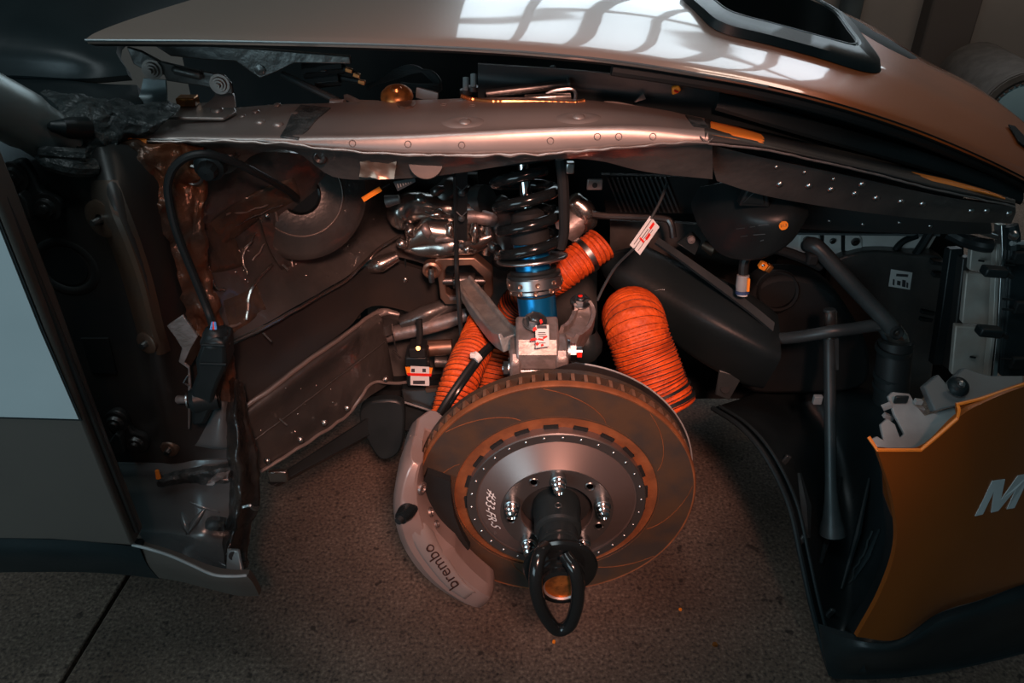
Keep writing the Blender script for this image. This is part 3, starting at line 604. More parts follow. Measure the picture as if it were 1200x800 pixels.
vc = sum(re_, Vector())/len(re_); obj('vent_mouth', MB().ring_loft([cr(onb(vi, .010), 4, True), cr([p+Vector((0, 0, -.03)) for p in re_], 4, True), cr([p.lerp(vc, .1)+Vector((0, 0, -.09)) for p in re_], 4, True), cr([p.lerp(vc, .97)+Vector((0, 0, -.09)) for p in re_], 4, True)], caps=False), m_blackm, bn, label='dark vent opening')
hole_ = [((a.x+b_.x)/2, (a.y+b_.y)/2) for a, b_ in zip(ra_, re_)]
def inpoly(x, y, pl_):
    c_ = False; n_ = len(pl_)
    for i in range(n_):
        x0, y0 = pl_[i]; x1, y1 = pl_[i-1]
        if (y0 > y) != (y1 > y) and x < (x1-x0)*(y-y0)/(y1-y0)+x0: c_ = not c_
    return c_
bm = bmesh.new(); bm.from_mesh(skin.data); wl_ = wloc(skin)
bmesh.ops.delete(bm, geom=[f for f in bm.faces if inpoly((f.calc_center_median()+wl_).x, (f.calc_center_median()+wl_).y, hole_)], context='FACES'); bm.to_mesh(skin.data); bm.free()
obj('vent_lip', MB().tube(cr([p+Vector((0, 0, .004)) for p in onb(vi, .010)], 5, True), .0014, 6, True), m_grey, bn)
lay('far_slot', kb, [[(966, 9), (1000, 22), (1040, 45), (1076, 68)], [(970, 13), (1002, 29), (1038, 50), (1072, 69)], [(980, 19), (1006, 36), (1036, 54), (1066, 69)]], m_blackm, bn, lift=.003, nv=3)
q = [hit(kb, x, y, .002)[0] for x, y in [(1180, 148), (1188, 150), (1200, 163), (1206, 178), (1192, 168)]]; q = [p for p in q if p]
if len(q) > 3: obj('nose_slot', MB().prism(q, (0, 0, .002)), m_blackm, bn)
# gutter and seal beneath the bonnet edge (dark)
R = [PP((560, 75, .30), (700, 85, .28), (850, 105, .26), (950, 125, .27), (1050, 152, .30), (1190, 200, .37)), PP((560, 95, .30), (700, 108, .28), (850, 128, .25), (950, 150, .25), (1050, 176, .28), (1190, 220, .36)), PP((560, 118, .28), (700, 120, .26), (850, 145, .23), (950, 167, .235), (1050, 192, .26), (1195, 236, .34))]
obj('bonnet_gutter', MB().grid(R, 5, 4, (0, .006, 0)), m_black, body)
obj('gutter_strip', MB().tube(cr(PP((840, 118, .235), (920, 142, .23), (1000, 165, .24), (1080, 188, .26), (1150, 212, .30), (1195, 230, .34)), 6), (.014, .006), 10), m_duct, body)
obj('weather_seal', MB().tube(cr([p+Vector((0, .02, -.016)) for p in near[6:]], 6), .008, 10), m_rubber, bn)

# ================================================================== DOOR
dz = [(-220, 232, -.1), (-60, 100, -.1), (-3, 232, -.1), (18, 285, -.1), (50, 366, -.1), (92, 478, -.1), (125, 562, -.1), (157, 640, -.1), (60, 633, -.1), (-220, 630, -.1)]
door = obj('car_door', MB().prism(PP(*dz), (0, .035, 0)), m_greydoor, body, bevel=.004, label='brown grey car door with large pale decal')
obj('decal_border', MB().prism(PP((-220, 200, -.102), (-7, 242, -.102), (50, 385, -.102), (96, 493, -.102), (-220, 484, -.102)), (0, .0015, 0)), m_blackm, door)
obj('decal', MB().prism(PP((-220, 200, -.1035), (-10, 245, -.1035), (46, 385, -.1035), (92, 491, -.1035), (-220, 482, -.1035)), (0, .0015, 0)), m_decal, door, label='pale blue grey decal panel')
obj('edge_trim', MB().tube(PP((-45, 150, -.085), (5, 232, -.085), (60, 366, -.085), (160, 622, -.085)), .004, 8), m_bodyd, door)

# ================================================================== FRONT BUMPER
bu = thing('front_bumper', 'orange front bumper corner with pale letter and black splitter', 'bumper', PZ(1060, 780, 0))
R = [[(1028, 527, -.1), (1080, 527, -.097), (1122, 490, -.085), (1150, 473, -.07), (1200, 453, -.04), (1280, 430, .03)],
     [(1046, 585, -.105), (1090, 590, -.1), (1130, 570, -.09), (1160, 560, -.075), (1205, 545, -.045), (1285, 520, .03)],
     [(1050, 640, -.108), (1095, 650, -.1), (1130, 640, -.09), (1165, 630, -.075), (1215, 615, -.045), (1290, 600, .03)],
     [(1032, 695, -.106), (1075, 700, -.1), (1120, 695, -.085), (1160, 685, -.07), (1220, 670, -.04), (1295, 650, .03)],
     [(1004, 746, -.1), (1052, 749, -.095), (1100, 718, -.07), (1150, 702, -.055), (1215, 680, -.03), (1300, 665, .04)]]
bskin = obj('skin', MB().grid([PP(*r) for r in R], 6, 6, (-.002, .006, 0), lin_v=False), m_paint, bu, 50)
bb = bvh_of(bskin)
obj('cut_edge', MB().tube(PP((1018, 512, -.085), (1028, 527, -.1), (1079, 527, -.0975), (1098, 511, -.093), (1122, 490, -.085)), .0024, 6), m_paintedge, bu, label='bright orange cut edge')
obj('cut_edge', MB().tube(cr(PP((1122, 490, -.085), (1124, 480, -.075), (1122, 474, -.07)), 4)+PP((1150, 467, -.062), (1200, 450, -.035), (1280, 426, .03)), .002, 6), m_paintedge, bu, label='bright orange cut edge')
obj('upper_skin', MB().grid([PP((1121, 474, -.068), (1150, 467, -.06), (1200, 450, -.033), (1280, 426, .033)), PP((1122, 491, -.083), (1150, 475, -.069), (1200, 455, -.039), (1280, 432, .03))], 4, 3, (0, .004, 0)), m_paint, bu)
obj('arch_lip', MB().grid([PP((1028, 527, -.098), (1036, 540, -.08), (1030, 545, -.05)), PP((1046, 585, -.103), (1046, 600, -.08), (1036, 600, -.05)), PP((1050, 640, -.106), (1047, 640, -.08), (1036, 640, -.05)), PP((1032, 695, -.104), (1028, 692, -.08), (1020, 690, -.05)), PP((1004, 746, -.098), (1000, 742, -.08), (990, 738, -.05))], 5, 5, (.002, .004, 0)), m_black, bu)
obj('lip_crease', MB().prism(PP((1035, 545, -.092), (1046, 585, -.098), (1049, 610, -.1), (1045, 605, -.08), (1036, 580, -.075)), (0, .004, 0)), m_paint, bu)
# the letter
Mx = [(1142, 604), (1162, 563), (1177, 561), (1172, 585), (1192, 557), (1207, 554), (1188, 594.5), (1179, 596), (1190, 572), (1169, 598), (1160.6, 600), (1164, 575), (1151, 602)]
pts = [hit(bb, x, y, .0012)[0] for x, y in Mx]
obj('letter', MB().prism(pts, (0, .001, 0)), mat('letter_vinyl', (.5, .54, .55), 0, .5), bu, label='pale grey slanted capital letter M')
# grey mounting wing inside the bumper
wing = [(1020, 515), (1030, 525), (1078, 525), (1098, 509), (1121, 488), (1119, 476), (1084, 487), (1074, 475), (1066, 461), (1046, 459), (1041, 464), (1048, 485), (1060, 508), (1055, 513), (1049, 497), (1040, 490), (1032, 497), (1036, 516), (1028, 511)]
wg = obj('mounting_wing', MB().prism([P(x, y, -.075+(525-y)*.0011) for x, y in wing], (0, .004, -.004)), m_bracket, bu, bevel=.001, label='pale grey mounting wing with slots')
c = P(1056, 468, -.018); obj('wing_hole', MB().box(c, (.018, .004, .012)), m_black, wg, bevel=.003)
for a, b_ in [((1070, 478), (1082, 480)), ((1072, 470), (1080, 471)), ((1034, 478), (1044, 474)), ((1036, 486), (1046, 490))]:
    obj('wing_rib', MB().bar([P(*a, -.02), P(*b_, -.02)], .006, .006, (0, 0, 1)), m_bracket, wg)
tray = [(1083, 452), (1100, 438), (1110, 450), (1130, 430), (1145, 436), (1160, 440), (1200, 440), (1200, 452), (1150, 468), (1122, 475), (1096, 481)]
obj('top_tray', MB().prism([P(x, y, -.035+(480-y)*.0015) for x, y in tray], (0, .01, -.01)), m_grey, bu, bevel=.002)
obj('tray_clip', MB().lathe([(.005, -.005), (.009, -.004), (.012, -.002), (.014, .002)], P(1124, 452, -.005), (0, .6, -1), 24), m_duct, bu)
obj('clip_pin', MB().lathe([(.0005, -.009), (.004, -.008), (.005, .0)], P(1124, 452, -.005), (0, .6, -1), 12), m_silver, bu)
# splitter
R = [[P(962, 738, -.05), P(1008, 751, -.09), P(1052, 751, -.094), P(1100, 720, -.068), P(1150, 704, -.053), P(1215, 682, -.028), P(1300, 668, .04)],
     [P(966, 765, -.058), P(1008, 765, -.095), P(1056, 762, -.1), P(1108, 735, -.08), P(1155, 722, -.065), P(1218, 705, -.04), P(1300, 690, .03)],
     [PZ(970, 785, .03), PZ(1010, 787, .03), PZ(1060, 783, .03), PZ(1110, 775, .03), PZ(1160, 764, .03), PZ(1220, 748, .03), PZ(1300, 725, .03)],
     [PZ(976, 795, .012), PZ(1015, 796, .012), PZ(1065, 793, .012), PZ(1112, 786, .012), PZ(1162, 775, .012), PZ(1222, 760, .012), PZ(1300, 738, .012)]]
obj('splitter', MB().grid(R, 5, 4, (0, .012, 0)), m_black, bu, 50, label='black front splitter')
# wheel arch liner
li = thing('wheel_arch_liner', 'black plastic wheel arch liner curving down beside bumper', 'liner', PZ(965, 785, 0))
R = [[(835, 478, .24), (868, 500, .18), (898, 536, .13), (924, 590, .085), (938, 650, .04), (950, 705, .0), (966, 765, -.04), (974, 790, -.055)],
     [(860, 470, .30), (890, 490, .25), (920, 525, .19), (942, 585, .13), (955, 650, .07), (968, 705, .02), (980, 765, -.03), (985, 790, -.05)],
     [(910, 455, .38), (945, 475, .34), (975, 518, .29), (992, 580, .22), (1000, 640, .13), (1000, 700, .045), (998, 750, -.035), (1000, 788, -.06)],
     [(1000, 450, .36), (1040, 470, .26), (1062, 520, .17), (1075, 580, .09), (1072, 640, .01), (1045, 700, -.045), (1012, 745, -.078), (1014, 788, -.08)]]
lin = obj('shell', MB().grid([PP(*r) for r in R], 6, 6, (0, .006, -.004), .0015, 12), m_black, li, 60)
lb = bvh_of(lin)
obj('rim', MB().tube(cr(PP(*R[0]), 6), .0045, 8), m_duct, li)
obj('rim', MB().tube(cr([p+Vector((.012, .0, .004)) for p in PP(*R[0])], 6), .003, 8), m_duct, li)
for a, b_, r in [((935, 555), (945, 630), .012), ((985, 560), (960, 660), .008), ((1020, 560), (985, 690), .006), ((1032, 620), (1000, 680), .005)]:
    pa = hit(lb, *a, .002)[0]; pc = hit(lb, *b_, .002)[0]
    if pa and pc: obj('rib', MB().tube([pa, pa.lerp(pc, .5)+Vector((0, -.006, .003)), pc], [r*.4, r, r*.4], 8), m_duct, li)
path = [hit(lb, x, y, .003)[0] for x, y in [(1024, 622), (1018, 640), (1010, 655), (1002, 670), (996, 685)]]; path = [p for p in path if p]
if len(path) > 2: obj('frayed_edge', MB().tube([p+noise.noise_vector(p*90)*.003 for p in cr(path, 6)], .0016, 5), m_pipe, li)
for x, y in [(918, 540), (970, 718), (937, 632)]:
    p, n = hit(lb, x, y, .004)
    if p: obj('clip', MB().box(p, (.010, .006, .022), Matrix.Rotation(.4, 3, 'Y')), m_pipe, li, bevel=.002)
# ================================================================== BRAKE DISC (axis along -Y, face at y = 0)
DC = Vector((.002, 0, .344)); AX = Vector((0, -1, 0))
disc = thing('brake_disc', 'rusty vented brake disc with grey riveted centre hat', 'brake disc', DC+Vector((0, 0, -.2)))
obj('front_plate', MB().lathe([(.146, -.002), (.146, .0015), (.1975, .0015), (.2, -.001), (.2, -.0095), (.146, -.0095)], DC, AX, 128, closed=True), m_disc, disc, 30)
obj('rear_plate', MB().lathe([(.146, -.0255), (.2, -.0255), (.2, -.034), (.146, -.034)], DC, AX, 128, closed=True), m_disc, disc, 30)
obj('worn_rim', MB().lathe([(.1965, .0016), (.1985, .0023), (.2003, .0), (.2003, -.008)], DC, AX, 128), m_rust, disc, 60, label='orange rust band on disc rim')
obj('inner_ring', MB().lathe([(.118, -.012), (.118, -.002), (.1455, -.0015), (.1478, .0018), (.1478, -.004), (.146, -.034), (.118, -.034)], DC, AX, 128, closed=True), m_rust, disc, 30, label='matt rust brown ring')
van = mesh('vane', MB().box((.182, 0, 0), (.0355, .005, .0165), None), m_vane)
for k in range(72):
    a = 2*math.pi*k/72
    o = bpy.data.objects.new('vane', van); C.objects.link(o); o.parent = disc
    # local: x radial, z along the axis; lean each vane a little
    rad = Vector((math.cos(a), 0, math.sin(a))); M3 = Matrix((rad, rad.cross(AX)*-1, AX)).transposed()
    M3 = M3 @ Matrix.Rotation(0, 3, 'Z')
    o.matrix_local = Matrix.Translation(DC+AX*-.0175-disc.location) @ M3.to_4x4()
obj('core', MB().lathe([(.150, -.009), (.150, -.029), (.146, -.029), (.146, -.009)], DC, AX, 64, closed=True), m_blackm, disc)
# curved grooves in the friction face
for k in range(8):
    a0 = 2*math.pi*k/8+.35; pts = []
    for t in range(9):
        r = lerp(.150, .195, t/8); a = a0+.55*(t/8)**1.3
        pts.append(DC+Vector((math.cos(a)*r, -.0016, math.sin(a)*r)))
    obj('groove', MB().bar(pts, .0014, .0008, (0, -1, 0)), m_rust, disc)
# windows round the hat, bobbins, rivets
slot = mesh('drive_slot', MB().box((0, 0, 0), (.020, .008, .006)), m_blackm)
for k in range(20):
    a = 2*math.pi*k/20+.08; rad = Vector((math.cos(a), 0, math.sin(a)))
    o = bpy.data.objects.new('drive_slot', slot); C.objects.link(o); o.parent = disc
    M3 = Matrix((rad.cross(AX), rad, AX)).transposed(); o.matrix_local = Matrix.Translation(DC+rad*.1275+AX*-.001-disc.location) @ M3.to_4x4()
hat = obj('hat', MB().lathe([(.127, -.008), (.127, .0115), (.1255, .013), (.116, .013), (.1155, .0115), (.112, .0115), (.080, .0295), (.078, .031), (.052, .031), (.0505, .029), (.0505, -.01)], DC, AX, 128), m_hat, disc, 25)
obj('hat_face', MB().lathe([(.0515, .0313), (.079, .0313), (.0795, .0303)], DC, AX, 96), m_hatd, disc, 25)
obj('flange_ring', MB().lathe([(.1145, .0128), (.1145, .0137), (.1262, .0137), (.1275, .0122)], DC, AX, 128), m_hatd, disc, 25)
for k in range(30):
    a = 2*math.pi*k/30+.06
    copyto(me_rivets, DC+Vector((math.cos(a)*.1207, 0, math.sin(a)*.1207))+AX*.0137, AX, disc, scale=.55, name='rivet')
hole = mesh('hat_hole', MB().lathe([(.0005, .0), (.0045, .0), (.0062, .0012), (.0075, .0)], (0, 0, 0), (0, 0, 1), 20), m_aludark, 60)
for k in range(5):
    a = math.pi/2+2*math.pi*(k+.42)/5
    copyto(hole, DC+Vector((math.cos(a)*.066, 0, math.sin(a)*.066))+AX*.0313, AX, disc, name='hat_hole')
# hand written code wrapped on the cone of the hat
def conemap(x, y):
    r0 = .0945; a = math.radians(183)+x/r0; r = r0-y
    h = lerp(.0115, .0295, (.112-r)/.032)+.0007
    return DC+Vector((math.cos(a)*r, 0, math.sin(a)*r))+AX*h
obj('marker_writing', text_mesh('#33-FR-S', .019, conemap, shear=.25), m_white, hat, label='white handwritten marker code')

# ================================================================== WHEEL HUB
hub = thing('wheel_hub', 'dark wheel hub spindle with five threaded wheel studs', 'wheel hub', DC+AX*.05+Vector((0, 0, -.05)))
obj('hub_flange', MB().lathe([(.0495, .0), (.0495, .014), (.034, .016), (.033, .004)], DC, AX, 48), m_blackm, hub)
obj('spindle', MB().lathe([(.034, .0), (.034, .032), (.0325, .036), (.0325, .066), (.030, .070), (.0265, .071), (.0265, .088), (.028, .09), (.028, .094), (.0255, .095), (.0255, .128)], DC, AX, 48), m_duct, hub, 30)
obj('spindle_mark', MB().lathe([(.0035, .0), (.0045, .001), (.0055, .0)], DC+Vector((0, 0, .0325))+AX*.05, (0, 0, 1), 20), m_pipe, hub, 60)
def studmesh():
    a = MB().lathe([(.0005, 0), (.0112, 0), (.0112, .010), (.0098, .011), (.0098, .013)], (0, 0, 0), (0, 0, 1), 24)
    b_ = MB().lathe([(.0098, .013), (.0088, .014), (.0088, .020), (.0072, .0215), (.0072, .022), (.0078, .0225), (.0078, .027), (.005, .029), (.005, .027), (.0005, .027)], (0, 0, 0), (0, 0, 1), 24)
    return mesh('wheel_stud', a, m_zinc, 30), mesh('stud_tip', b_, m_chrome, 30)
ms, mt_ = studmesh()
for k in range(5):
    a = math.pi/2+2*math.pi*k/5; p = DC+Vector((math.cos(a)*.066, 0, math.sin(a)*.066))+AX*.0313
    o = copyto(ms, p, AX, hub, name='wheel_stud')
    t = bpy.data.objects.new('stud_tip', mt_); C.objects.link(t); t.parent = o

# ================================================================== HUB PLUG with pull loop
PD = DC+AX*.014
pl = thing('hub_plug', 'glossy black hub plug with hanging pull loop on spindle end', 'hub plug', DC+AX*.12+Vector((0, 0, -.13)))
obj('flange', MB().lathe([(.026, .108), (.044, .109), (.048, .112), (.049, .116), (.047, .120), (.044, .121), (.031, .119)], PD, AX, 48), m_gloss, pl, 40)
obj('collar', MB().lathe([(.031, .119), (.031, .126), (.029, .127), (.029, .131), (.031, .132), (.031, .138), (.028, .139), (.028, .143), (.030, .144), (.030, .149), (.024, .150), (.023, .146)], PD, AX, 48), m_gloss, pl, 40)
obj('core', MB().lathe([(.0005, .1435), (.023, .1435), (.0235, .1475)], PD, AX, 40), m_gold, pl, label='gold brown core of plug')
obj('core_rim', MB().lathe([(.0215, .1465), (.0235, .1485), (.0245, .1475)], PD, AX, 40), m_pinkarm, pl)
loop = [(640, 640, -.134), (632, 650, -.150), (628, 672, -.166), (629, 695, -.172), (637, 718, -.174), (652, 737, -.174), (667, 732, -.174), (675, 712, -.174), (677, 690, -.172), (673, 668, -.166), (662, 650, -.15)]
obj('pull_loop', MB().tube(cr(PP(*loop), 6), .0088, 14), m_gloss, pl)

# ================================================================== BRAKE CALIPER
cal = thing('brake_caliper', 'pinkish silver multi piston brake caliper with dark lettering', 'brake caliper', DC+Vector((-.19, 0, -.2)))
TH = [154, 241]
def calsec(th, kind):
    u = (th-TH[0])/(TH[-1]-TH[0]); e = max(math.sin(math.pi*min(max(u, .0), 1)), .0)**.35*.5+.5 if u < .5 else .35+.65*max(math.sin(math.pi*min(u, 1)), 0)**.35
    if kind == 'f':
        fy = lerp(-.016, -.058, min(1, .25+e*1.0)*(1 if u > .3 else lerp(.55, 1, u/.3))); ri = max(lerp(.200, .158, e), lerp(.204, .158, min(1, u/.55))); ro = lerp(.214, .231, e)
        return [(ri, -.006), (ri, fy*.72), (lerp(ri, ro, .16), fy*.95), (lerp(ri, ro, .3), fy), (lerp(ri, ro, .7), fy*.97), (lerp(ri, ro, .89), fy*.80), (ro, fy*.45), (ro, .02), (ro-.004, .021), (.2075, .018), (.2065, -.0055)]
    ri = lerp(.19, .16, e); ro = lerp(.212, .228, e)
    return [(.2065, .018), (ro-.004, .017), (ro, .02), (ro, .06), (ro-.015, .088), (ri+.02, .092), (ri, .08), (ri, .043), (.2065, .042)]
def calbody(kind):
    rings = []
    for th in range(154, 242, 3):
        a = math.radians(th); rad = Vector((math.cos(a), 0, math.sin(a)))
        rings.append([DC+rad*r+Vector((0, y, 0)) for r, y in calsec(th, kind)])
    return MB().ring_loft(rings)
cf = obj('outer_half', calbody('f'), m_caliper, cal, 32, bevel=.003); obj('inner_half', calbody('r'), m_caliper, cal, 40, bevel=.003)
cb = bvh_of(cf)
# raised panel carrying the lettering; its downward shade is put into the colour
panel = [(482, 612), (500, 610), (512, 622), (520, 640), (532, 658), (543, 680), (560, 690), (566, 703), (552, 709), (540, 707), (522, 690), (505, 670), (490, 645), (480, 625)]
def onc(x, y, l): 
    p, n = hit(cb, x, y, l); return p
lay('name_panel', cb, [[(480, 616), (496, 612), (508, 622)], [(487, 640), (500, 634), (516, 640)], [(503, 664), (516, 658), (528, 658)], [(524, 688), (535, 682), (543, 680)], [(545, 702), (552, 697), (558, 694)]], mat('panel_shaded', (.34, .285, .265), .4, .44), cf, lift=.0022, th=.003)
# lettering
d2 = Vector((-.56, -.83)); u2 = Vector((-.83, .56)); sc = 1.0
def lett(x, y):
    q = Vector((517, 662))+d2*x+u2*y; p, n = hit(cb, q.x, q.y, .0032)
    return p if p else P(q.x, q.y, -.058)
obj('lettering', text_mesh('brembo', 19, lett), mat('letter_black', (.03, .012, .01), 0, .5), cf, label='dark maker lettering')
for x, y, r in [(494, 572, .009), (504, 600, .007), (511, 614, .0055)]:
    p, n = hit(cb, x, y)
    if p: obj('piston_plug', MB().lathe([(r*1.15, -.002), (r, .003), (r*.6, .0035), (r*.5, .001), (.0005, .001)], p, n, 24), m_hat, cal, 50)
p = hit(cb, 478, 598)[0] or P(478, 598, -.05); 
obj('bleed_cap', MB().tube([p+Vector((.004, .01, .0)), p+Vector((-.003, -.006, .0)), p+Vector((-.008, -.016, .001))], [.012, .012, .009], 18), m_gloss, cal, label='black rubber bleed cap')
obj('bleed_tip', MB().tube([p+Vector((-.008, -.016, .001)), p+Vector((-.011, -.022, .001))], [.006, .005], 14), m_rubber, cal)
obj('brake_pad', MB().prism([DC+Vector((math.cos(math.radians(t))*r, -.0025, math.sin(math.radians(t))*r)) for t, r in [(162, .19), (175, .197), (190, .198), (205, .197), (218, .19), (216, .155), (205, .150), (190, .148), (175, .150), (164, .155)]], (0, -.012, 0)), m_blackm, cal)

# dust shield edge behind the disc
mb = MB(); rg_ = []
for t in range(0, 96, 4):
    a = math.radians(t); rd2 = Vector((math.cos(a), 0, math.sin(a))); ro = .203 if t < 84 else .203-.0015*(t-84)
    rg_.append([DC+rd2*.15+Vector((0, .046, 0)), DC+rd2*ro+Vector((0, .046, 0)), DC+rd2*ro+Vector((0, .0475, 0)), DC+rd2*.15+Vector((0, .0475, 0))])
obj('shield', mb.ring_loft(rg_), m_aludark, None)
obj('bright_edge', MB().tube([r[1] for r in rg_[2:-3]], .0012, 6), m_bracket, bpy.data.objects['shield']); sh = bpy.data.objects['shield']; sh.name = 'backing_shield'; tag(sh, 'thin bright edge of backing shield behind the brake disc', 'shield')

# ================================================================== UPRIGHT
upr = thing('wheel_upright', 'grey alloy wheel upright with clevis ears and red paint marks', 'upright', DC+Vector((0, .1, 0)))
def yz_plate(cx, wd, prof):           # prof (y, z) polygon, extruded in x
    return MB().prism([Vector((cx-wd/2, y, z)) for y, z in prof], (wd, 0, 0))
cl = P(604, 417, .13); crr = P(657, 412, .13)
zt = cl.z+.022; zb = .44
pr = [(.095, zt-.012), (.105, zt-.002), (.125, zt), (.155, zt-.004), (.17, zt-.02), (.17, zb), (.095, zb)]
obj('clevis_ear', yz_plate(cl.x, .016, pr), m_pinkarm, upr, bevel=.004)
obj('clevis_ear', yz_plate(crr.x, .019, [(y, z+.006) for y, z in pr]), m_pinkarm, upr, bevel=.004)
obj('hub_carrier', MB().lathe([(.06, 0), (.085, .01), (.09, .05), (.06, .07)], DC+Vector((0, .125, 0)), AX, 32, caps=True), m_aludark, upr, bevel=.004)
obj('carrier_web', MB().prism([Vector((x, .12, z)) for x, z in [(-.06, .40), (.05, .40), (crr.x+.01, .5), (cl.x-.01, .5)]], (0, .04, 0)), m_aludark, upr, bevel=.006)
mid = P(631, 405, .13)
obj('centre_block', MB().prism([Vector((mid.x-.033, y, z)) for y, z in [(.098, mid.z-.022), (.10, mid.z+.004), (.115, mid.z+.020), (.165, mid.z+.030), (.18, mid.z), (.168, mid.z-.03)]], (.062, 0, 0)), m_pinkarm, upr, bevel=.004)
obj('bushing', MB().cyl(Vector((cl.x+.006, .115, mid.z-.035)), Vector((crr.x-.006, .115, mid.z-.035)), .013), m_aludark, upr)
obj('bushing_shell', MB().cyl(Vector((cl.x+.012, .112, mid.z-.018)), Vector((crr.x-.012, .112, mid.z-.018)), .010), m_arm, upr)
nb_ = P(627, 374, .142); 
o = copyto(me_bolt, nb_+Vector((0, 0, -.005)), (0, -.25, 1), upr, scale=1.35, name='top_bolt')
bq = P(669, 412, .12); copyto(me_bolt, Vector((crr.x+.009, bq.y, bq.z)), (1, 0, 0), upr, scale=1.5, name='clevis_bolt')
obj('bolt_end', MB().cyl(Vector((crr.x+.015, bq.y, bq.z)), Vector((crr.x+.030, bq.y, bq.z)), .008, n=16), m_zinc, upr)
obj('red_mark', MB().box(Vector((crr.x+.026, bq.y-.0082, bq.z)), (.007, .001, .008)), m_red, upr)
o = copyto(me_bolt, Vector((cl.x-.008, bq.y, cl.z-.015)), (-1, 0, 0), upr, scale=1.2, name='clevis_bolt')
# label on block, facing the camera and up
fz = Vector((0, -.55, .83)).normalized(); fu = Vector((0, .83, .55)); lc = P(635, 396, .108)+fz*.004
def labpt(x, y, l=0): return lc+Vector((1, 0, 0))*x+fu*y+fz*l
lbo = obj('paper_label', MB().prism([labpt(-.009, -.017), labpt(.010, -.014), labpt(.010, .019), labpt(-.009, .018)], -fz*.002), m_white, upr, label='white printed label')
for i, (y, w_, h_) in enumerate([(.013, .014, .005), (.006, .010, .0012), (.003, .012, .0012), (0, .009, .0012), (-.010, .010, .001)]):
    obj('print_line', MB().prism([labpt(-w_/2, y, .0004), labpt(w_/2, y, .0004), labpt(w_/2, y+h_, .0004), labpt(-w_/2, y+h_, .0004)], -fz*.0003), m_ink, lbo)
for (x, y, w_, h_, r) in [(-.010, .012, .006, .006, .2), (-.012, -.004, .010, .004, .1), (-.002, -.004, .009, .003, -.3), (.004, -.001, .008, .003, .5), (-.007, -.011, .005, .005, .6), (.0, -.013, .004, .004, .2), (-.001, .024, .004, .007, .3)]:
    cx, cy = math.cos(r), math.sin(r)
    q = [(x+dx*cx-dy*cy, y+dx*cy+dy*cx) for dx, dy in [(-w_/2, -h_/2), (w_/2, -h_/2*.6), (w_/2*.8, h_/2), (-w_/2*.7, h_/2*.7)]]
    obj('red_paint_mark', MB().prism([labpt(a, c, .0009) for a, c in q], -fz*.0025), m_red, upr)

# ================================================================== UPPER CONTROL ARMS
def armloft(name, path, ws, hs, label, mt, rim):
    t = thing(name, label, 'control arm', Vector(path[0]))
    pp = cr(path, 6); n = len(pp)
    def ev(l):
        k = len(l)-1; return [lerp(l[min(int(i/(n-1)*k), k-1)], l[min(int(i/(n-1)*k), k-1)+1], i/(n-1)*k-min(int(i/(n-1)*k), k-1)) for i in range(n)]
    W = ev(ws); H = ev(hs); up = Vector((0, -.35, 1)).normalized()
    rings = []; e1 = []; e2 = []
    for i in range(n):
        T = (pp[min(i+1, n-1)]-pp[max(i-1, 0)]).normalized(); s_ = T.cross(up).normalized(); u = s_.cross(T).normalized()
        w_, h_ = W[i]/2, H[i]/2
        rings.append([pp[i]+s_*(a*w_)+u*(c*h_) for a, c in [(-1, -1), (1, -1), (1, 1), (.68, 1), (.55, .45), (-.55, .45), (-.68, 1), (-1, 1)]])
    obj('beam', MB().ring_loft(rings), mt, t, 30, bevel=.0016)
    return t, pp
A1, pth = armloft('control_arm', PP((543, 330, .398), (550, 341, .368), (562, 358, .32), (577, 378, .26), (589, 392, .205), (599, 398, .168)), [.030, .034, .038, .038, .036, .034], [.02, .022, .026, .026, .026, .03], 'grey forged control arm running from bronze bracket to upright', m_arm, True)
obj('pivot_eye', MB().cyl(P(531, 329, .412), P(557, 329, .412), .0145, n=24), m_aludark, A1, bevel=.002)
A2, pth = armloft('control_arm', PP((681, 356, .24), (684, 370, .225), (679, 385, .195), (671, 394, .17), (664, 398, .152)), [.028, .036, .036, .034, .032], [.022, .026, .03, .032, .032], 'short curved control arm with hex bolt beside the blue damper', m_pinkarm, True)
copyto(me_bolt, P(680, 358, .238)+Vector((0, 0, .006)), (0, -.2, 1), A2, scale=1.25, name='pivot_bolt')
obj('bolt_tip', MB().cyl(P(680, 350, .238), P(680, 346, .238), .005, .0035, 12), m_red, A2)
obj('ball_boot', MB().lathe([(.0005, -.038), (.018, -.036), (.026, -.022), (.026, -.008), (.020, .004), (.014, .012)], P(687, 395, .20), (0, 0, 1), 28), m_duct, A2)

# ================================================================== COILOVER
c0 = P(632, 384, .207); c1 = P(612, 186, .285); cax = (c1-c0).normalized(); L = (c1-c0).length
def S(py):
    t0, t1 = 0.0, 1.0
    for _ in range(30):
        m = (t0+t1)/2; p = c0.lerp(c1, m)-CAM; y = 400-F*p.dot(UP)/p.dot(FW)
        if y > py: t0 = m
        else: t1 = m
    return m*L
co = thing('coilover', 'blue damper with black coil spring and silver adjuster rings', 'damper', c0)
def seg(name, prof, mt, ang=30, label=None): return obj(name, MB().lathe(prof, c0, cax, 40), mt, co, ang, label=label)
h = S
seg('damper_body', [(.0005, -.02), (.0295, -.02), (.0295, h(343)), (.0305, h(342)), (.0305, h(338)), (.027, h(337)), (.027, h(262)), (.0005, h(262))], m_blue, label='blue anodised damper body')
seg('body_ring', [(.0297, h(346)), (.0302, h(345.5)), (.0302, h(344)), (.0297, h(343.5))], m_black)
a_, b_, d_ = h(341), h(336), h(322)
lock = seg('lock_ring', [(.028, a_), (.0385, a_), (.0395, a_+.001), (.0395, b_-.001), (.028, b_)], m_silver)
adj = seg('adjuster_ring', [(.028, b_), (.0405, b_), (.0425, b_+.002), (.0425, d_-.002), (.041, d_), (.028, d_)], m_silver)
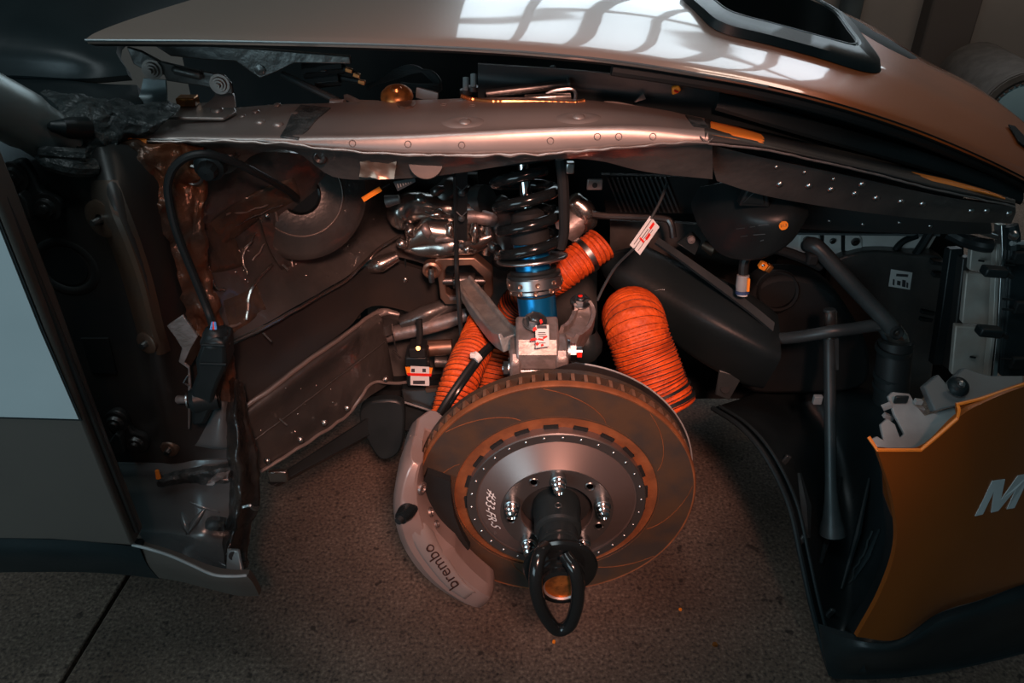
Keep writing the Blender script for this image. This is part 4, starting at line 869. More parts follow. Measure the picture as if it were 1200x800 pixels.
seg('seat_ring', [(.028, d_), (.041, d_), (.041, d_+.004), (.036, d_+.006), (.036, d_+.010), (.028, d_+.010)], m_black)
e_ = h(303)
seg('spring_seat', [(.027, e_-.004), (.050, e_-.003), (.0525, e_-.001), (.0525, e_+.0015), (.050, e_+.003), (.027, e_+.004)], m_black)
obj('seat_edge', MB().lathe([(.0525, e_-.002), (.0545, e_-.0005), (.0545, e_+.0015), (.0525, e_+.003)], c0, cax, 56), m_silver, co, 60)
u_ = cax.orthogonal().normalized(); v_ = cax.cross(u_)
dent = mesh('ring_hole', MB().lathe([(.0005, .0004), (.0024, .0004), (.0034, .0012), (.004, .0)], (0, 0, 0), (0, 0, 1), 14), m_bronze, 60)
front = (CAM-c0); front = (front-cax*front.dot(cax)).normalized(); side = cax.cross(front)
for rr, hh, k0, par in ((.0425, (b_+d_)/2, .15, adj), (.0395, (a_+b_)/2, .0, lock)):
    for k in range(10):
        a = 2*math.pi*(k+k0)/10; dr = front*math.cos(a)+side*math.sin(a)
        copyto(dent, c0+cax*hh+dr*rr, dr, par, name='ring_hole')
sp = []; turns = 3.4; s0 = e_+.009; s1 = h(200)
for i in range(int(turns*28)+1):
    t = i/(turns*28); a = turns*2*math.pi*t+2.2; fl = min(1, t/.08)
    sp.append(c0+cax*(s0+(s1-s0)*t)+(u_*math.cos(a)+v_*math.sin(a))*.0435)
obj('coil_spring', MB().tube(sp, .0088, 12), m_gloss, co, label='glossy black coil spring')
seg('piston_rod', [(.0085, h(268)), (.0085, h(188)), (.0005, h(186))], m_chrome, label='chrome piston rod')
seg('bump_stop', [(.0275, h(284)), (.029, h(283)), (.029, h(262)), (.026, h(258)), (.024, h(250)), (.014, h(244)), (.0085, h(243))], m_blackm)
seg('top_mount', [(.01, h(192)), (.045, h(191)), (.05, h(187)), (.05, h(182)), (.02, h(176))], m_black)
obj('bump_cable', MB().tube(cr(PP((657, 186, .225), (660, 215, .222), (661, 245, .22), (661, 272, .22), (657, 290, .222)), 6), .008, 10), m_blackm, co)
obj('cable_clip', MB().box(P(668, 196, .22), (.012, .012, .016)), m_silver, co, bevel=.002)

# ================================================================== ORANGE HOSES
def hose(path, r, label, pitch=.0065, amp=.0022, group=None, ends=True, bands=()):
    t = thing('brake_cooling_hose', label, 'hose', path[-1], group)
    pp = cr(path, 8); ln = [0]
    for i in range(1, len(pp)): ln.append(ln[-1]+(pp[i]-pp[i-1]).length)
    Lh = ln[-1]; n = int(Lh/pitch)*4; out = []; rad = []
    for i in range(n+1):
        s_ = Lh*i/n; k = max(j for j in range(len(ln)) if ln[j] <= s_+1e-9); k = min(k, len(pp)-2)
        f = (s_-ln[k])/max(ln[k+1]-ln[k], 1e-9); p = pp[k].lerp(pp[k+1], f)
        out.append(p+noise.noise_vector(p*30)*.0015); rad.append(r-amp*(.5-.5*math.cos(2*math.pi*s_/pitch))+.001*noise.noise(Vector((s_*90, r*50, 0))))
    obj('sleeve', MB().tube(out, rad, 30, caps=False), m_hose, t, 80)
    for j in range(2, n-2, 4):
        if True:
            T = (out[j+1]-out[j-1]).normalized()
            obj('wire_hoop', MB().lathe([(rad[j]-.0008, -.0009), (rad[j]+.0006+.0008*random.random(), .0006*random.random()), (rad[j]-.0008, .0009)], out[j], T, 30), m_hosed, t, 80)
    for f, w_, mt in bands:
        j = int(f*n); j = max(1, min(n-1, j)); T = (out[j+1]-out[j-1]).normalized()
        obj('clamp_band', MB().lathe([(r-.001, -w_/2), (r+.0016, -w_/2), (r+.0016, w_/2), (r-.001, w_/2)], out[j], T, 36), mt, t, 30)
    return t, out, rad
H1, o1, r1 = hose(PP((742, 374, .275), (741, 371, .255), (743, 376, .232), (746, 388, .210), (754, 412, .19), (767, 446, .165), (782, 482, .14)), .0495, 'thick orange brake cooling hose below the black air duct', .0062, .0026, bands=((.86, .004, m_black), (.93, .006, m_black)))
h1b = bvh_of(H1.children[0])
for k in range(5):
    x, y = 717+3.0*k, 409+4.4*k
    a = hit(h1b, x-4, y+1.5, .001)[0]; c = hit(h1b, x+5, y-2, .001)[0]
    if a and c: obj('printed_bar', MB().bar([a, c], .0032, .002, (0, 0, 1)), m_bracket, H1)
H2, o2, r2 = hose(PP((704, 286, .36), (686, 300, .345), (662, 318, .33), (630, 338, .345), (606, 357, .37), (595, 385, .378), (586, 425, .35), (577, 470, .31)), .030, 'orange cooling hose passing behind the blue damper', .0075, .003, bands=((.085, .009, m_silver),))
H3, o3, r3 = hose(PP((567, 381, .345), (561, 396, .305), (550, 421, .245), (538, 450, .195), (527, 490, .15)), .0315, 'orange cooling hose beside the black sensor cable', .0075, .0028)
sc_ = thing('sensor_cable', 'black sensor cable with white cable tie along orange hose', 'cable', P(520, 480, .12))
path = cr(PP((588, 391, .275), (577, 402, .238), (561, 417, .194), (540, 445, .15), (522, 472, .125), (505, 500, .12)), 6)
obj('sheath', MB().tube(path, .0052, 10), m_rubber, sc_); obj('second_sheath', MB().tube([p+Vector((.009, .004, .0)) for p in path[8:]], .004, 10), m_gloss, sc_)
obj('cable_tie', MB().cyl(P(556, 421, .18), P(561, 416, .186), .0085), m_white, sc_); obj('tie_head', MB().box(P(554, 416, .18), (.008, .007, .007)), m_white, sc_, bevel=.001)

# ================================================================== BLACK AIR DUCT
def loft_ducts(name, label, cat, secs, mt, mouth=None):
    t = thing(name, label, cat, secs[-1][0]); rings = []
    for c, T, w_, h_, e in secs:
        T = Vector(T).normalized(); s_ = T.cross(Vector((0, -.4, 1))).normalized(); u = s_.cross(T).normalized(); rg = []
        for k in range(28):
            a = 2*math.pi*k/28; cx, sy = math.cos(a), math.sin(a)
            rg.append(c+s_*(w_*math.copysign(abs(cx)**e, cx))+u*(h_*math.copysign(abs(sy)**e, sy)))
        rings.append(rg)
    # smooth along
    sm = [cr([r[k] for r in rings], 5) for k in range(28)]
    obj('shell', MB().ring_loft([[sm[k][i] for k in range(28)] for i in range(len(sm[0]))]), mt, t, 45)
    return t, rings
dt, rg = loft_ducts('brake_air_duct', 'large black plastic brake air duct above the orange hose', 'air duct', [
    (P(728, 296, 0.405), (.3, -.6, -1), .046, .036, .9), (P(745, 315, 0.38), (.6, -.5, -.8), .05, .042, .8), (P(785, 345, 0.345), (1, -.5, -.6), .052, .05, .6), (P(835, 376, 0.305), (1, -.35, -.35), .054, .058, .36), (P(880, 402, 0.28), (1, -.2, -.2), .052, .058, .3), (P(902, 412, 0.275), (1, -.1, -.1), .048, .052, .28)], m_duct)
m_ = rg[0]; cen = sum(m_, Vector())/28
obj('mouth_rim', MB().tube([p+Vector((0, 0, .001)) for p in m_], .003, 8, True), m_duct, dt)
obj('mouth', MB().prism([p.lerp(cen, .06)+Vector((0, -.004, .005)) for p in m_], (0, 0, -.002)), m_black, dt)
obj('top_flange', MB().grid([PP((772, 278, 0.345), (800, 297, 0.325), (840, 325, 0.29), (880, 355, 0.265), (908, 378, 0.25)), PP((768, 284, 0.335), (797, 304, 0.315), (836, 333, 0.28), (876, 363, 0.255), (906, 388, 0.243))], 6, 2, (0, .006, -.006)), m_pipe, dt)
obj('mount_tab', MB().prism(PP((793, 285, 0.335), (812, 272, 0.355), (822, 283, 0.345), (815, 300, 0.325)), (0, .006, 0)), m_duct, dt, bevel=.002)
obj('tab_screw', MB().lathe([(.0005, -.004), (.006, -.003), (.007, .002)], P(810, 281, 0.337), (0, 1, 0), 16), m_pinkarm, dt)
obj('lower_tab', MB().prism(PP((843, 434, 0.255), (870, 442, 0.25), (855, 469, 0.25), (838, 463, 0.255)), (0, .005, 0)), m_pipe, dt, bevel=.002)
obj('tab_hole', MB().cyl(P(850, 455, 0.251), P(850, 455, 0.257), .008), m_blackm, dt)
db_ = bvh_of([c for c in dt.children if c.name.startswith('shell')][0]); obj('scuff', MB().tube([hit(db_, x, y, .0004)[0] for x, y in [(767, 341), (773, 339.5), (779, 339.5)]], [.0008, .0014, .0006], 6), m_alu, dt)
# hanging intake scoop with the orange sticker
st_, rg = loft_ducts('intake_scoop', 'black plastic intake scoop with round orange sticker under the rail', 'air duct', [
    (P(820, 242, .32), (1, .2, -.15), .028, .022, .45), (P(846, 254, .28), (1, .1, -.1), .040, .046, .4), (P(872, 259, .262), (1, 0, 0), .046, .05, .42), (P(898, 257, .25), (1, 0, .05), .048, .046, .5), (P(922, 249, .245), (1, 0, .15), .042, .034, .65), (P(943, 240, .245), (1, 0, .2), .02, .012, .9)], m_black)
sb_ = bvh_of(st_.children[0])
obj('hanger', MB().prism(PP((866, 242, .215), (880, 213, .21), (898, 213, .21), (903, 243, .215)), (0, .02, 0)), m_black, st_, bevel=.003)
obj('hanger_web', MB().prism(PP((870, 238, .212), (884, 225, .208), (894, 225, .208), (896, 240, .212)), (0, .006, 0)), m_duct, st_, bevel=.001)
p, n = hit(sb_, 918, 264)
if p:
    stk = obj('round_sticker', MB().cyl(p+n*.0002, p+n*.0012, .0065, n=24), m_orange, st_, label='round orange sticker')
    u = Vector((1, 0, .2)); u = (u-n*u.dot(n)).normalized(); v = n.cross(u)
    obj('sticker_print', text_mesh('21.2', .0055, lambda x, y: p+n*.0015+u*x+v*y), m_ink, stk)
for i, (x, y, wd) in enumerate([(868, 268, 10), (882, 266, 6), (895, 264, 12), (872, 277, 8), (890, 275, 14), (893, 282, 4)]):
    a, n = hit(sb_, x-wd/2, y, .0005); c, n2 = hit(sb_, x+wd/2, y-1, .0005)
    if a and c: obj('moulded_mark', MB().tube([a, c], .0008, 5), m_pipe, st_)

# ================================================================== CENTRE CASTINGS
cast = thing('cast_subframe', 'bright cast alloy chassis block left of the black spring', 'casting', P(520, 400, .46))
def lump(name, pts, rs, mt, nz=.004, fr=28, n=14, flat=None):
    pp = cr(PP(*pts), 5); k = len(rs)-1; m = len(pp)
    rr = [lerp(rs[min(int(i/(m-1)*k), k-1)], rs[min(int(i/(m-1)*k), k-1)+1], i/(m-1)*k-min(int(i/(m-1)*k), k-1)) for i in range(m)]
    mb = MB().tube(pp, rr, n); mb.v = [p+noise.noise_vector(p*fr)*nz for p in mb.v]
    return obj(name, mb, mt, cast, 70)
lump('upper_lug', [(468, 262, .42), (470, 248, .42), (485, 240, .43), (520, 244, .44), (560, 246, .44)], [.016, .028, .026, .024, .022], m_alu, .006)
lump('mid_block', [(478, 280, .42), (505, 272, .42), (535, 272, .43), (560, 275, .44)], [.022, .03, .032, .028], m_alu, .007)
lump('lower_lug', [(476, 288, .415), (500, 291, .41), (530, 288, .41), (556, 286, .42), (575, 276, .43)], [.012, .016, .018, .016, .012], m_alu, .005)
lump('knuckle', [(512, 240, .45), (518, 230, .45), (530, 222, .46), (545, 228, .46)], [.014, .022, .024, .018], m_aludark, .006, 40)
lump('tube_stub', [(548, 254, .42), (562, 254, .42), (575, 257, .42), (580, 262, .42)], [.012, .013, .012, .008], m_pinkarm, .001)
lump('rib_column', [(570, 262, .43), (573, 280, .43), (570, 296, .43)], [.010, .014, .010], m_alu, .003)
lump('rear_block', [(575, 240, .46), (590, 262, .46), (595, 290, .45), (585, 310, .45)], [.03, .034, .032, .02], m_aludark, .006)
lump('flange_lump', [(672, 232, .40), (682, 245, .40), (685, 258, .40), (672, 268, .40)], [.014, .02, .022, .014], m_alu, .004)
lump('cone_lump', [(662, 270, .40), (678, 256, .40), (690, 246, .40)], [.026, .022, .010], m_pinkarm, .004, 50)
lump('round_boss', [(560, 238, .45), (572, 236, .44)], [.032, .030], m_aludark, .002)
for k, (x, y, dx, dy, r, mt_2) in enumerate([(488, 232, 10, 3, .009, m_alu), (500, 250, 26, 2, .008, m_alu), (478, 262, 4, 14, .010, m_alu), (498, 262, 4, 16, .007, m_pinkarm), (525, 262, 5, 18, .009, m_alu), (512, 282, 22, -4, .007, m_pinkarm), (540, 290, 16, 4, .008, m_alu), (556, 262, 2, 20, .010, m_alu), (575, 285, 10, 12, .009, m_aludark), (505, 226, 14, -6, .009, m_aludark), (582, 300, 14, 4, .010, m_alu), (466, 282, 10, 8, .008, m_alu), (585, 230, 6, 12, .012, m_aludark), (600, 205, 10, 8, .012, m_aludark)]):
    lump('cast_rib', [(x, y, .395), (x+dx*.5, y+dy*.5, .390), (x+dx, y+dy, .397)], [r*.6, r, r*.6], mt_2, .004, 70, 10)
obj('ball_stud', MB().lathe([(.0005, -.012), (.006, -.010), (.008, -.004), (.006, .003), (.0005, .004)], P(474, 327, .45), (0, 1, 0), 18), m_silver, cast)
obj('stud_wire', MB().tube(PP((475, 300, .445), (475, 325, .447)), .0016, 6), m_black, cast)
lump('cross_tube', [(438, 396, .42), (470, 389, .42), (510, 380, .42), (548, 368, .42)], [.014, .015, .015, .012], m_pinkarm, .0008)
lump('cross_tube', [(470, 378, .425), (500, 368, .43), (535, 353, .452)], [.012, .018, .014], m_body, .001)
lump('pressed_bulge', [(425, 315, .40), (445, 309, .40), (466, 300, .41)], [.010, .016, .010], m_alu, .002)
lump('pressed_bulge', [(428, 348, .43), (445, 344, .43)], [.008, .012], m_body, .001)
lump('bracket_column', [(398, 325, .36), (403, 342, .36), (412, 352, .37), (418, 372, .37)], [.012, .014, .012, .008], m_body, .002)
lump('corner_bead', [(430, 372, .375), (446, 366, .38), (466, 367, .39)], [.004, .006, .004], m_rail, .003, 60)
lump('corner_cup', [(452, 378, .39), (454, 390, .39)], [.014, .010], m_body, .001)
lump('ribbed_cap', [(503, 408, .40), (530, 406, .40)], [.016, .015], m_bronze, .0005)
lump('ribbed_cap', [(510, 424, .40), (525, 424, .40)], [.011, .011], m_body, .0005)
for x0, x1 in [(470, 462), (483, 478)]:
    obj('sealer_run', MB().tube([p+noise.noise_vector(p*60)*.002 for p in cr(PP((x0-24, 380, .40), (x1-16, 400, .40), (x0-18, 412, .40)), 6)], .0015, 6), m_bodyd, cast)
# bronze window bracket carrying the left arm
wb = thing('arm_bracket', 'bronze frame bracket holding the long grey control arm', 'bracket', P(540, 356, .42))
outer = [(503, 310), (512, 303), (556, 302), (577, 320), (578, 345), (572, 355), (522, 357), (516, 350), (513, 326)]; innr = [(521, 318), (525, 312), (552, 311), (566, 325), (567, 342), (562, 347), (528, 348), (523, 343), (521, 330)]
mb = MB(); f0 = [P(x, y, .405) for x, y in outer]; f1 = [P(x, y, .405) for x, y in innr]
e = Vector((0, .03, 0)); mb.ring_loft([[p+e for p in f0], f0, f1, [p+e for p in f1]], closed=True); obj('frame', mb, m_bronze, wb, 25, bevel=.0025)
for k in range(1): obj('eye', MB().lathe([(.016, .012), (.016, -.004), (.012, -.006), (.009, -.004), (.006, .0), (.005, .006)], P(506, 316, .40), (0, 1, 0), 24), m_bronze, wb)
obj('eye_bolt', MB().tube(PP((505, 318, .395), (505, 322, .385), (506, 330, .385)), [.006, .005, .005], 10), m_zinc, wb)
obj('lower_rail', MB().bar(PP((527, 349, .40), (560, 346, .40)), .006, .006, (0, 0, 1)), m_pinkarm, wb)
obj('bushing', MB().cyl(P(519, 329, .412), P(569, 329, .412), .008), m_aludark, wb)
# hanging black strap
stp = thing('hanging_strap', 'black strap hanging in front of the cast alloy block', 'strap', P(542, 400, .36))
obj('webbing', MB().bar(cr(PP((541, 184, .30), (541, 230, .34), (541, 280, .37)), 6), .018, .006, (1, 0, 0)), m_blackm, stp)
obj('cord', MB().tube(cr(PP((534, 205, .32), (535, 260, .36), (535, 310, .372), (537, 345, .33), (541, 398, .31)), 8), .0042, 8), m_rubber, stp)
for y in (226, 256, 288): obj('strap_rivet', MB().lathe([(.0005, -.004), (.004, -.003), (.006, .0)], P(541, y, .318+(y-226)*.0007), (0, 1, 0), 14), m_pipe, stp)
for y in (222, 252): obj('strap_stitch', MB().tube(PP((535, y-4, .318+(y-226)*.0007), (541, y+2, .316+(y-226)*.0007), (547, y-4, .318+(y-226)*.0007)), .001, 5), m_pipe, stp)

# sensor box with orange and white label
sb0 = thing('sensor_box', 'small black sensor box with orange and white label', 'sensor', P(490, 455, .33))
obj('case', MB().box(P(490, 428, .36), (.040, .045, .066)), m_black, sb0, bevel=.004)
obj('cap', MB().box(P(490, 408, .35), (.030, .035, .02)), m_blackm, sb0, bevel=.003)
obj('fixing', MB().cyl(P(490, 408, .325), P(490, 408, .34), .004, n=10), m_copper, sb0)
obj('lead', MB().tube(cr(PP((491, 405, .35), (492, 390, .37), (491, 374, .38)), 4), .006, 8), m_blackm, sb0)
Yl = .3362
obj('label_orange', MB().prism(PP((475, 430, Yl), (507, 431, Yl), (505, 440, Yl), (477, 439, Yl)), (0, .001, 0)), m_orange, sb0, label='orange label stripe')
obj('label_white', MB().prism(PP((481, 429, Yl-.0006), (503, 430, Yl-.0006), (503, 452, Yl-.0006), (481, 451, Yl-.0006)), (0, .001, 0)), m_white, sb0, label='white printed label')
obj('label_bar', MB().prism(PP((477, 437, Yl-.0012), (506, 438, Yl-.0012), (505, 441, Yl-.0012), (478, 440, Yl-.0012)), (0, .0006, 0)), m_red, sb0)
obj('label_print', MB().prism(PP((484, 446, Yl-.0012), (498, 446, Yl-.0012), (498, 450, Yl-.0012), (484, 450, Yl-.0012)), (0, .0006, 0)), m_ink, sb0)
for x in (482, 495): obj('label_print', MB().prism(PP((x, 432, Yl-.0012), (x+4, 432, Yl-.0012), (x+4, 436, Yl-.0012), (x, 436, Yl-.0012)), (0, .0006, 0)), m_ink, sb0)

# black clutter block beneath
obj('lower_bracket', MB().prism(PP((470, 457, .35), (515, 455, .35), (525, 465, .34), (505, 482, .33), (472, 474, .34)), (0, .03, 0)), m_black, body, bevel=.003)
obj('lower_bracket', MB().bar(PP((500, 456, .34), (524, 454, .33)), .008, .01, (0, 0, 1)), m_bronze, body)
obj('lower_frame', MB().tube(PP((470, 470, .33), (508, 482, .32), (507, 472, .33)), .003, 6), m_pipe, body)

# connector on the left bracket
lc_ = thing('sensor_connector', 'black plug connector on pinkish steel bracket at panel edge', 'connector', P(240, 500, .03))
br = [(195, 382), (214, 369), (232, 394), (224, 408), (216, 425), (222, 430), (224, 450), (222, 503), (220, 503), (220, 432), (209, 424), (213, 408), (205, 395)]
obj('bracket', MB().prism(PP(*[(x, y, .03) for x, y in br]), (0, .0035, 0)), m_pinkarm, lc_, bevel=.001, label='pinkish bent steel bracket')
obj('bracket_wing', MB().grid([PP((232, 394, .03), (224, 408, .03), (213, 425, .03)), PP((238, 398, .045), (234, 410, .045), (224, 428, .045))], 4, 3, (0, .003, 0)), m_bronze, lc_)
obj('bracket_clip', MB().tube(PP((220, 440, .028), (215, 448, .026), (221, 452, .028)), .0012, 6), m_silver, lc_)
plug = [(236, 402), (252, 398), (264, 402), (265, 430), (258, 445), (252, 460), (248, 480), (240, 498), (224, 500), (223, 458), (230, 440), (228, 425)]
obj('plug_body', MB().prism(PP(*[(x, y, .01) for x, y in plug]), (0, .04, 0)), m_black, lc_, bevel=.005)
obj('plug_cap', MB().tube(cr(PP((252, 406, .025), (253, 395, .03), (253, 383, .035)), 4), [.018, .019, .019, .018, .017, .017, .016, .014, .012], 16), m_black, lc_)
for y, w_ in ((405, 30), (427, 34)): obj('plug_rib', MB().tube(PP((252-w_/2, y-1, .0085), (252+w_/2-4, y, .0085)), .0018, 6), m_duct, lc_)
obj('plug_eye', MB().lathe([(.016, .03), (.018, .0), (.014, -.006), (.0005, -.006)], P(228, 469, .02), (1, .3, 0), 20), m_black, lc_)
obj('plug_bolt', MB().tube(PP((209, 468, .03), (213, 468, .028), (221, 468.5, .024)), [.006, .0055, .005], 12), m_pinkarm, lc_)
obj('bolt_washer', MB().lathe([(.003, 0), (.011, 0), (.011, .002), (.003, .002)], P(219, 469, .026), (1, .2, 0), 20), m_silver, lc_)
for dx, m2 in ((0, m_wireb), (3, m_red), (5, m_wireb)): obj('wire', MB().tube(PP((247+dx*1.2, 386, .02), (249+dx*.6, 378, .024), (251+dx*.5, 384, .03)), .0016, 6), m2, lc_)
# black hose looping from connector over to the wall grommet
hs = thing('black_cable', 'long black cable looping from plug connector to wheelhouse grommet', 'cable', P(250, 380, .03))
obj('sheath', MB().tube(cr(PP((250, 384, .035), (244, 365, .055), (228, 325, .062), (208, 275, .068), (199, 240, .076), (197, 215, .082), (205, 195, .088), (222, 183, .092), (245, 181, .10), (275, 190, .12), (305, 205, .15), (335, 222, .22), (348, 232, .255)), 8), .0052, 10), m_rubber, hs)
obj('plug_cluster', MB().lathe([(.0005, -.02), (.010, -.019), (.013, -.008), (.019, -.006), (.021, .004), (.016, .012)], P(246, 194, .113), (0, 1, .2), 10), m_black, hs, 20)
obj('grommet_ring', MB().lathe([(.010, -.001), (.012, -.003), (.014, -.001)], P(226, 205, .118), (0, 1, 0), 24), m_body, hs)
# orange tie and barcode tag below the rail
ot = thing('cable_tie', 'orange cable tie end sticking out below the rail', 'cable tie', P(436, 228, .2))
obj('strip', MB().bar(PP((425, 234, .19), (446, 221, .2)), .006, .004, (0, 0, 1)), m_orange, ot); obj('tail', MB().tube(PP((446, 221, .2), (456, 216, .21)), .0012, 6), m_pipe, ot)
bt = thing('barcode_tag', 'small grey barcode tag under the rail edge', 'tag', P(475, 222, .19))
obj('card', MB().prism(PP((461, 213, .18), (486, 209, .18), (487, 213, .18), (466, 224, .18)), (0, .0015, 0)), m_pipe, bt)
for k in range(6): obj('bar', MB().tube(PP((466+k*3, 215.5-k*.4, .179), (467+k*3, 220-k*1.3, .179)), .0007, 5), m_bracket, bt)
obj('stub_bolt', MB().tube(PP((452, 236, .36), (468, 233, .36)), [.010, .007], 12), m_pinkarm, cast)
# white hanging tag with wire
tg = thing('paper_tag', 'white handwritten paper tag wired in front of the air duct', 'tag', P(755, 298, .2))
Yt = .215
obj('card', MB().prism(PP((762, 253, Yt), (773, 266, Yt), (750, 299, Yt), (738, 287, Yt)), (0, .0012, 0)), m_white, tg, bevel=.0003)
def tgp(a, b_): 
    # a along the long side (0..1), b across
    p0 = Vector((762, 253)).lerp(Vector((738, 287)), a); p1 = Vector((773, 266)).lerp(Vector((750, 299)), a); q = p0.lerp(p1, b_); return P(q.x, q.y, Yt-.0006)
for a0, a1, b0, b1, m2 in [(.05, .9, .20, .24, m_ink), (.3, .95, .40, .44, m_ink), (.1, .6, .55, .58, m_ink), (.2, .95, .70, .73, m_ink), (.05, .25, .42, .60, m_red), (.35, .55, .62, .8, m_red), (.62, .68, .3, .7, m_red)]:
    obj('print_line', MB().prism([tgp(a0, b0), tgp(a1, b0), tgp(a1, b1), tgp(a0, b1)], (0, .0004, 0)), m2, tg)
obj('wire', MB().tube(cr(PP((782, 214, .26), (774, 235, .235), (763, 256, .214)), 5), .0022, 6), m_pipe, tg); obj('wire', MB().tube(cr(PP((744, 290, .216), (722, 312, .235), (708, 335, .235), (700, 352, .23)), 5), .0022, 6), m_pipe, tg)

# ================================================================== CENTRE BAY, RIGHT OF THE SPRING
obj('square_tab', MB().box(P(697, 216, .30), (.024, .004, .018)), m_pinkarm, body, bevel=.002)
obj('tab_hole', MB().cyl(P(697, 217, .296), P(697, 217, .30), .004, n=12), m_blackm, body)
gr = thing('mesh_grille', 'dark ribbed mesh screen behind the paper tag', 'grille', P(760, 255, .42))
obj('backing', MB().prism(PP((705, 205, .42), (830, 208, .42), (835, 250, .42), (710, 250, .42)), (0, .01, 0)), m_blackm, gr)
for k in range(13):
    x = 712+k*5.6; obj('slat', MB().bar(PP((x, 208, .417), (x+16, 248, .417)), .003, .006, (1, 0, 0)), m_pipe, gr)
pp_ = thing('brake_pipe', 'bent steel pipe above the black brake air duct', 'pipe', P(760, 270, .36))
obj('tube', MB().tube(cr(PP((694, 251, .38), (712, 253, .38), (745, 254, .375), (778, 256, .37), (786, 262, .365), (789, 278, .36)), 7), .006, 10), m_aludark, pp_)
obj('tube', MB().tube(PP((668, 270, .39), (685, 257, .385), (695, 252, .38)), .003, 8), m_alu, pp_)
obj('cross_panel', MB().grid([PP((715, 258, .44), (800, 262, .44), (880, 268, .44)), PP((715, 275, .44), (800, 300, .44), (870, 320, .44)), PP((715, 300, .46), (800, 345, .45), (862, 352, .45))], 5, 4, (0, .01, 0)), m_body, body)
obj('panel_bracket', MB().tube(PP((824, 287, .435), (834, 292, .425), (845, 290, .435)), [.007, .012, .006], 10), m_bronze, body)

# ================================================================== FRONT RIGHT: crash beam, radiator, pipes
cbm = thing('crash_beam', 'pale grey bolted crash beam plate under the riveted rail', 'beam', P(1000, 295, 0.480))
obj('plate', MB().prism(PP((850, 290, 0.490), (915, 272, 0.480), (1100, 273, 0.480), (1085, 298, 0.480), (985, 299, 0.480), (900, 294, 0.480)), (0, .012, 0)), m_cream, cbm, bevel=.002)
obj('top_lip', MB().bar(PP((905, 272, 0.475), (1100, 274, 0.475)), .004, .012, (0, 0, 1)), m_grey, cbm)
obj('bolt_plate', MB().prism(PP((937, 278, 0.477), (940, 274, 0.477), (960, 274, 0.477), (960, 295, 0.477), (937, 294, 0.477)), (0, .004, 0)), m_cream, cbm, bevel=.001)
obj('bolt_plate', MB().prism(PP((966, 274, 0.477), (986, 274, 0.477), (986, 293, 0.477), (966, 293, 0.477)), (0, .004, 0)), m_cream, cbm, bevel=.001)
obj('bolt_plate', MB().prism(PP((990, 274, 0.477), (1006, 274, 0.477), (1010, 280, 0.477), (1010, 294, 0.477), (990, 294, 0.477)), (0, .004, 0)), m_cream, cbm, bevel=.001)
for x in (963, 988): obj('slot', MB().bar(PP((x, 274, 0.478), (x, 294, 0.478)), .005, .004, (1, 0, 0)), m_blackm, cbm)
for x, y, r in [(945.5, 281, 1), (975.5, 282, .7), (1002, 283, 1)]:
    obj('bolt', MB().lathe([(.0075*r, .0), (.0075*r, -.003), (.0045*r, -.004), (.004*r, -.001), (.0025*r, -.001), (.002*r, -.006), (.0003, -.006)], P(x, y, 0.476), (0, 1, 0), 20), m_aludark, cbm)
obj('cable_band', MB().tube(cr(PP((1046, 296, 0.472), (1058, 283, 0.472), (1075, 276, 0.472)), 5), .006, 8), m_duct, cbm)
obj('strut', MB().tube(PP((1073, 298, 0.460), (1082, 285, 0.460), (1091, 270, 0.460)), .008, 8), m_black, cbm)
rad = thing('radiator_pack', 'dark radiator housing with white barcode sticker', 'radiator', P(1060, 420, .36))
obj('housing', MB().prism(cr(PP((975, 315, 0.46), (1000, 298, 0.46), (1030, 294, 0.46), (1070, 299, 0.45), (1108, 305, 0.44), (1105, 360, 0.42), (1095, 420, 0.4), (1080, 470, 0.39), (1000, 470, 0.42), (975, 400, 0.44)), 3, True), (0, .03, 0)), m_body, rad, bevel=.004)
obj('side_channel', MB().bar(PP((1118, 290, .34), (1108, 360, .32), (1098, 425, .30)), .022, .02, (1, 0, 0)), m_black, rad, bevel=.002)
obj('side_channel', MB().bar(PP((1130, 300, .32), (1122, 370, .30), (1112, 430, .28)), .014, .02, (1, 0, 0)), m_bodyd, rad, bevel=.002)
rdb = bvh_of(rad.children[0])
def stp_(x, y, l):
    p = hit(rdb, x, y)[0]; return (p or P(x, y, .44))+Vector((0, -l, 0))
stk = obj('barcode_sticker', MB().prism([stp_(x, y, .0012) for x, y in [(1044, 315), (1069, 319), (1066, 339), (1041, 335)]], (0, .0008, 0)), m_white, rad, label='white barcode sticker')
for x0, y0, x1, y1 in [(1050, 320, 1064, 324), (1046, 326, 1048, 334), (1051, 328, 1055, 334), (1057, 327, 1061, 336), (1062, 330, 1064, 337)]:
    obj('print_block', MB().prism([stp_(x, y, .002) for x, y in [(x0, y0), (x1, y0+1), (x1-.5, y1), (x0-.5, y1-1)]], (0, .0004, 0)), m_ink, stk)
for x, y in [(1098, 307), (1100, 322), (1086, 365), (1084, 373), (1108, 362)]: obj('clip', MB().box(P(x, y, .425 if x < 1105 else .345), (.024, .014, .007), Matrix.Rotation(.15, 3, 'Y')), m_black, rad, bevel=.001)
al = thing('radiator_side_plate', 'pale worn alloy side plate standing beside the radiator', 'plate', P(1150, 440, .22))
for (y0, y1, xa, xb, Y0, Y1) in [(285, 318, 1136, 1168, .30, .285), (320, 380, 1133, 1166, .283, .255), (382, 440, 1126, 1160, .253, .225)]:
    sl_ = (y1-285)/155
    a = P(xa+3-(y0-285)*.09, y0, Y0); b2 = P(xb+4-(y0-285)*.055, y0+2, Y0); c = P(xb+4-(y1-285)*.055, y1+2, Y1); d = P(xa+3-(y1-285)*.09, y1-1, Y1)
    obj('panel', MB().prism([a, b2, c, d], (0, .012, 0)), m_patina, al, bevel=.002)
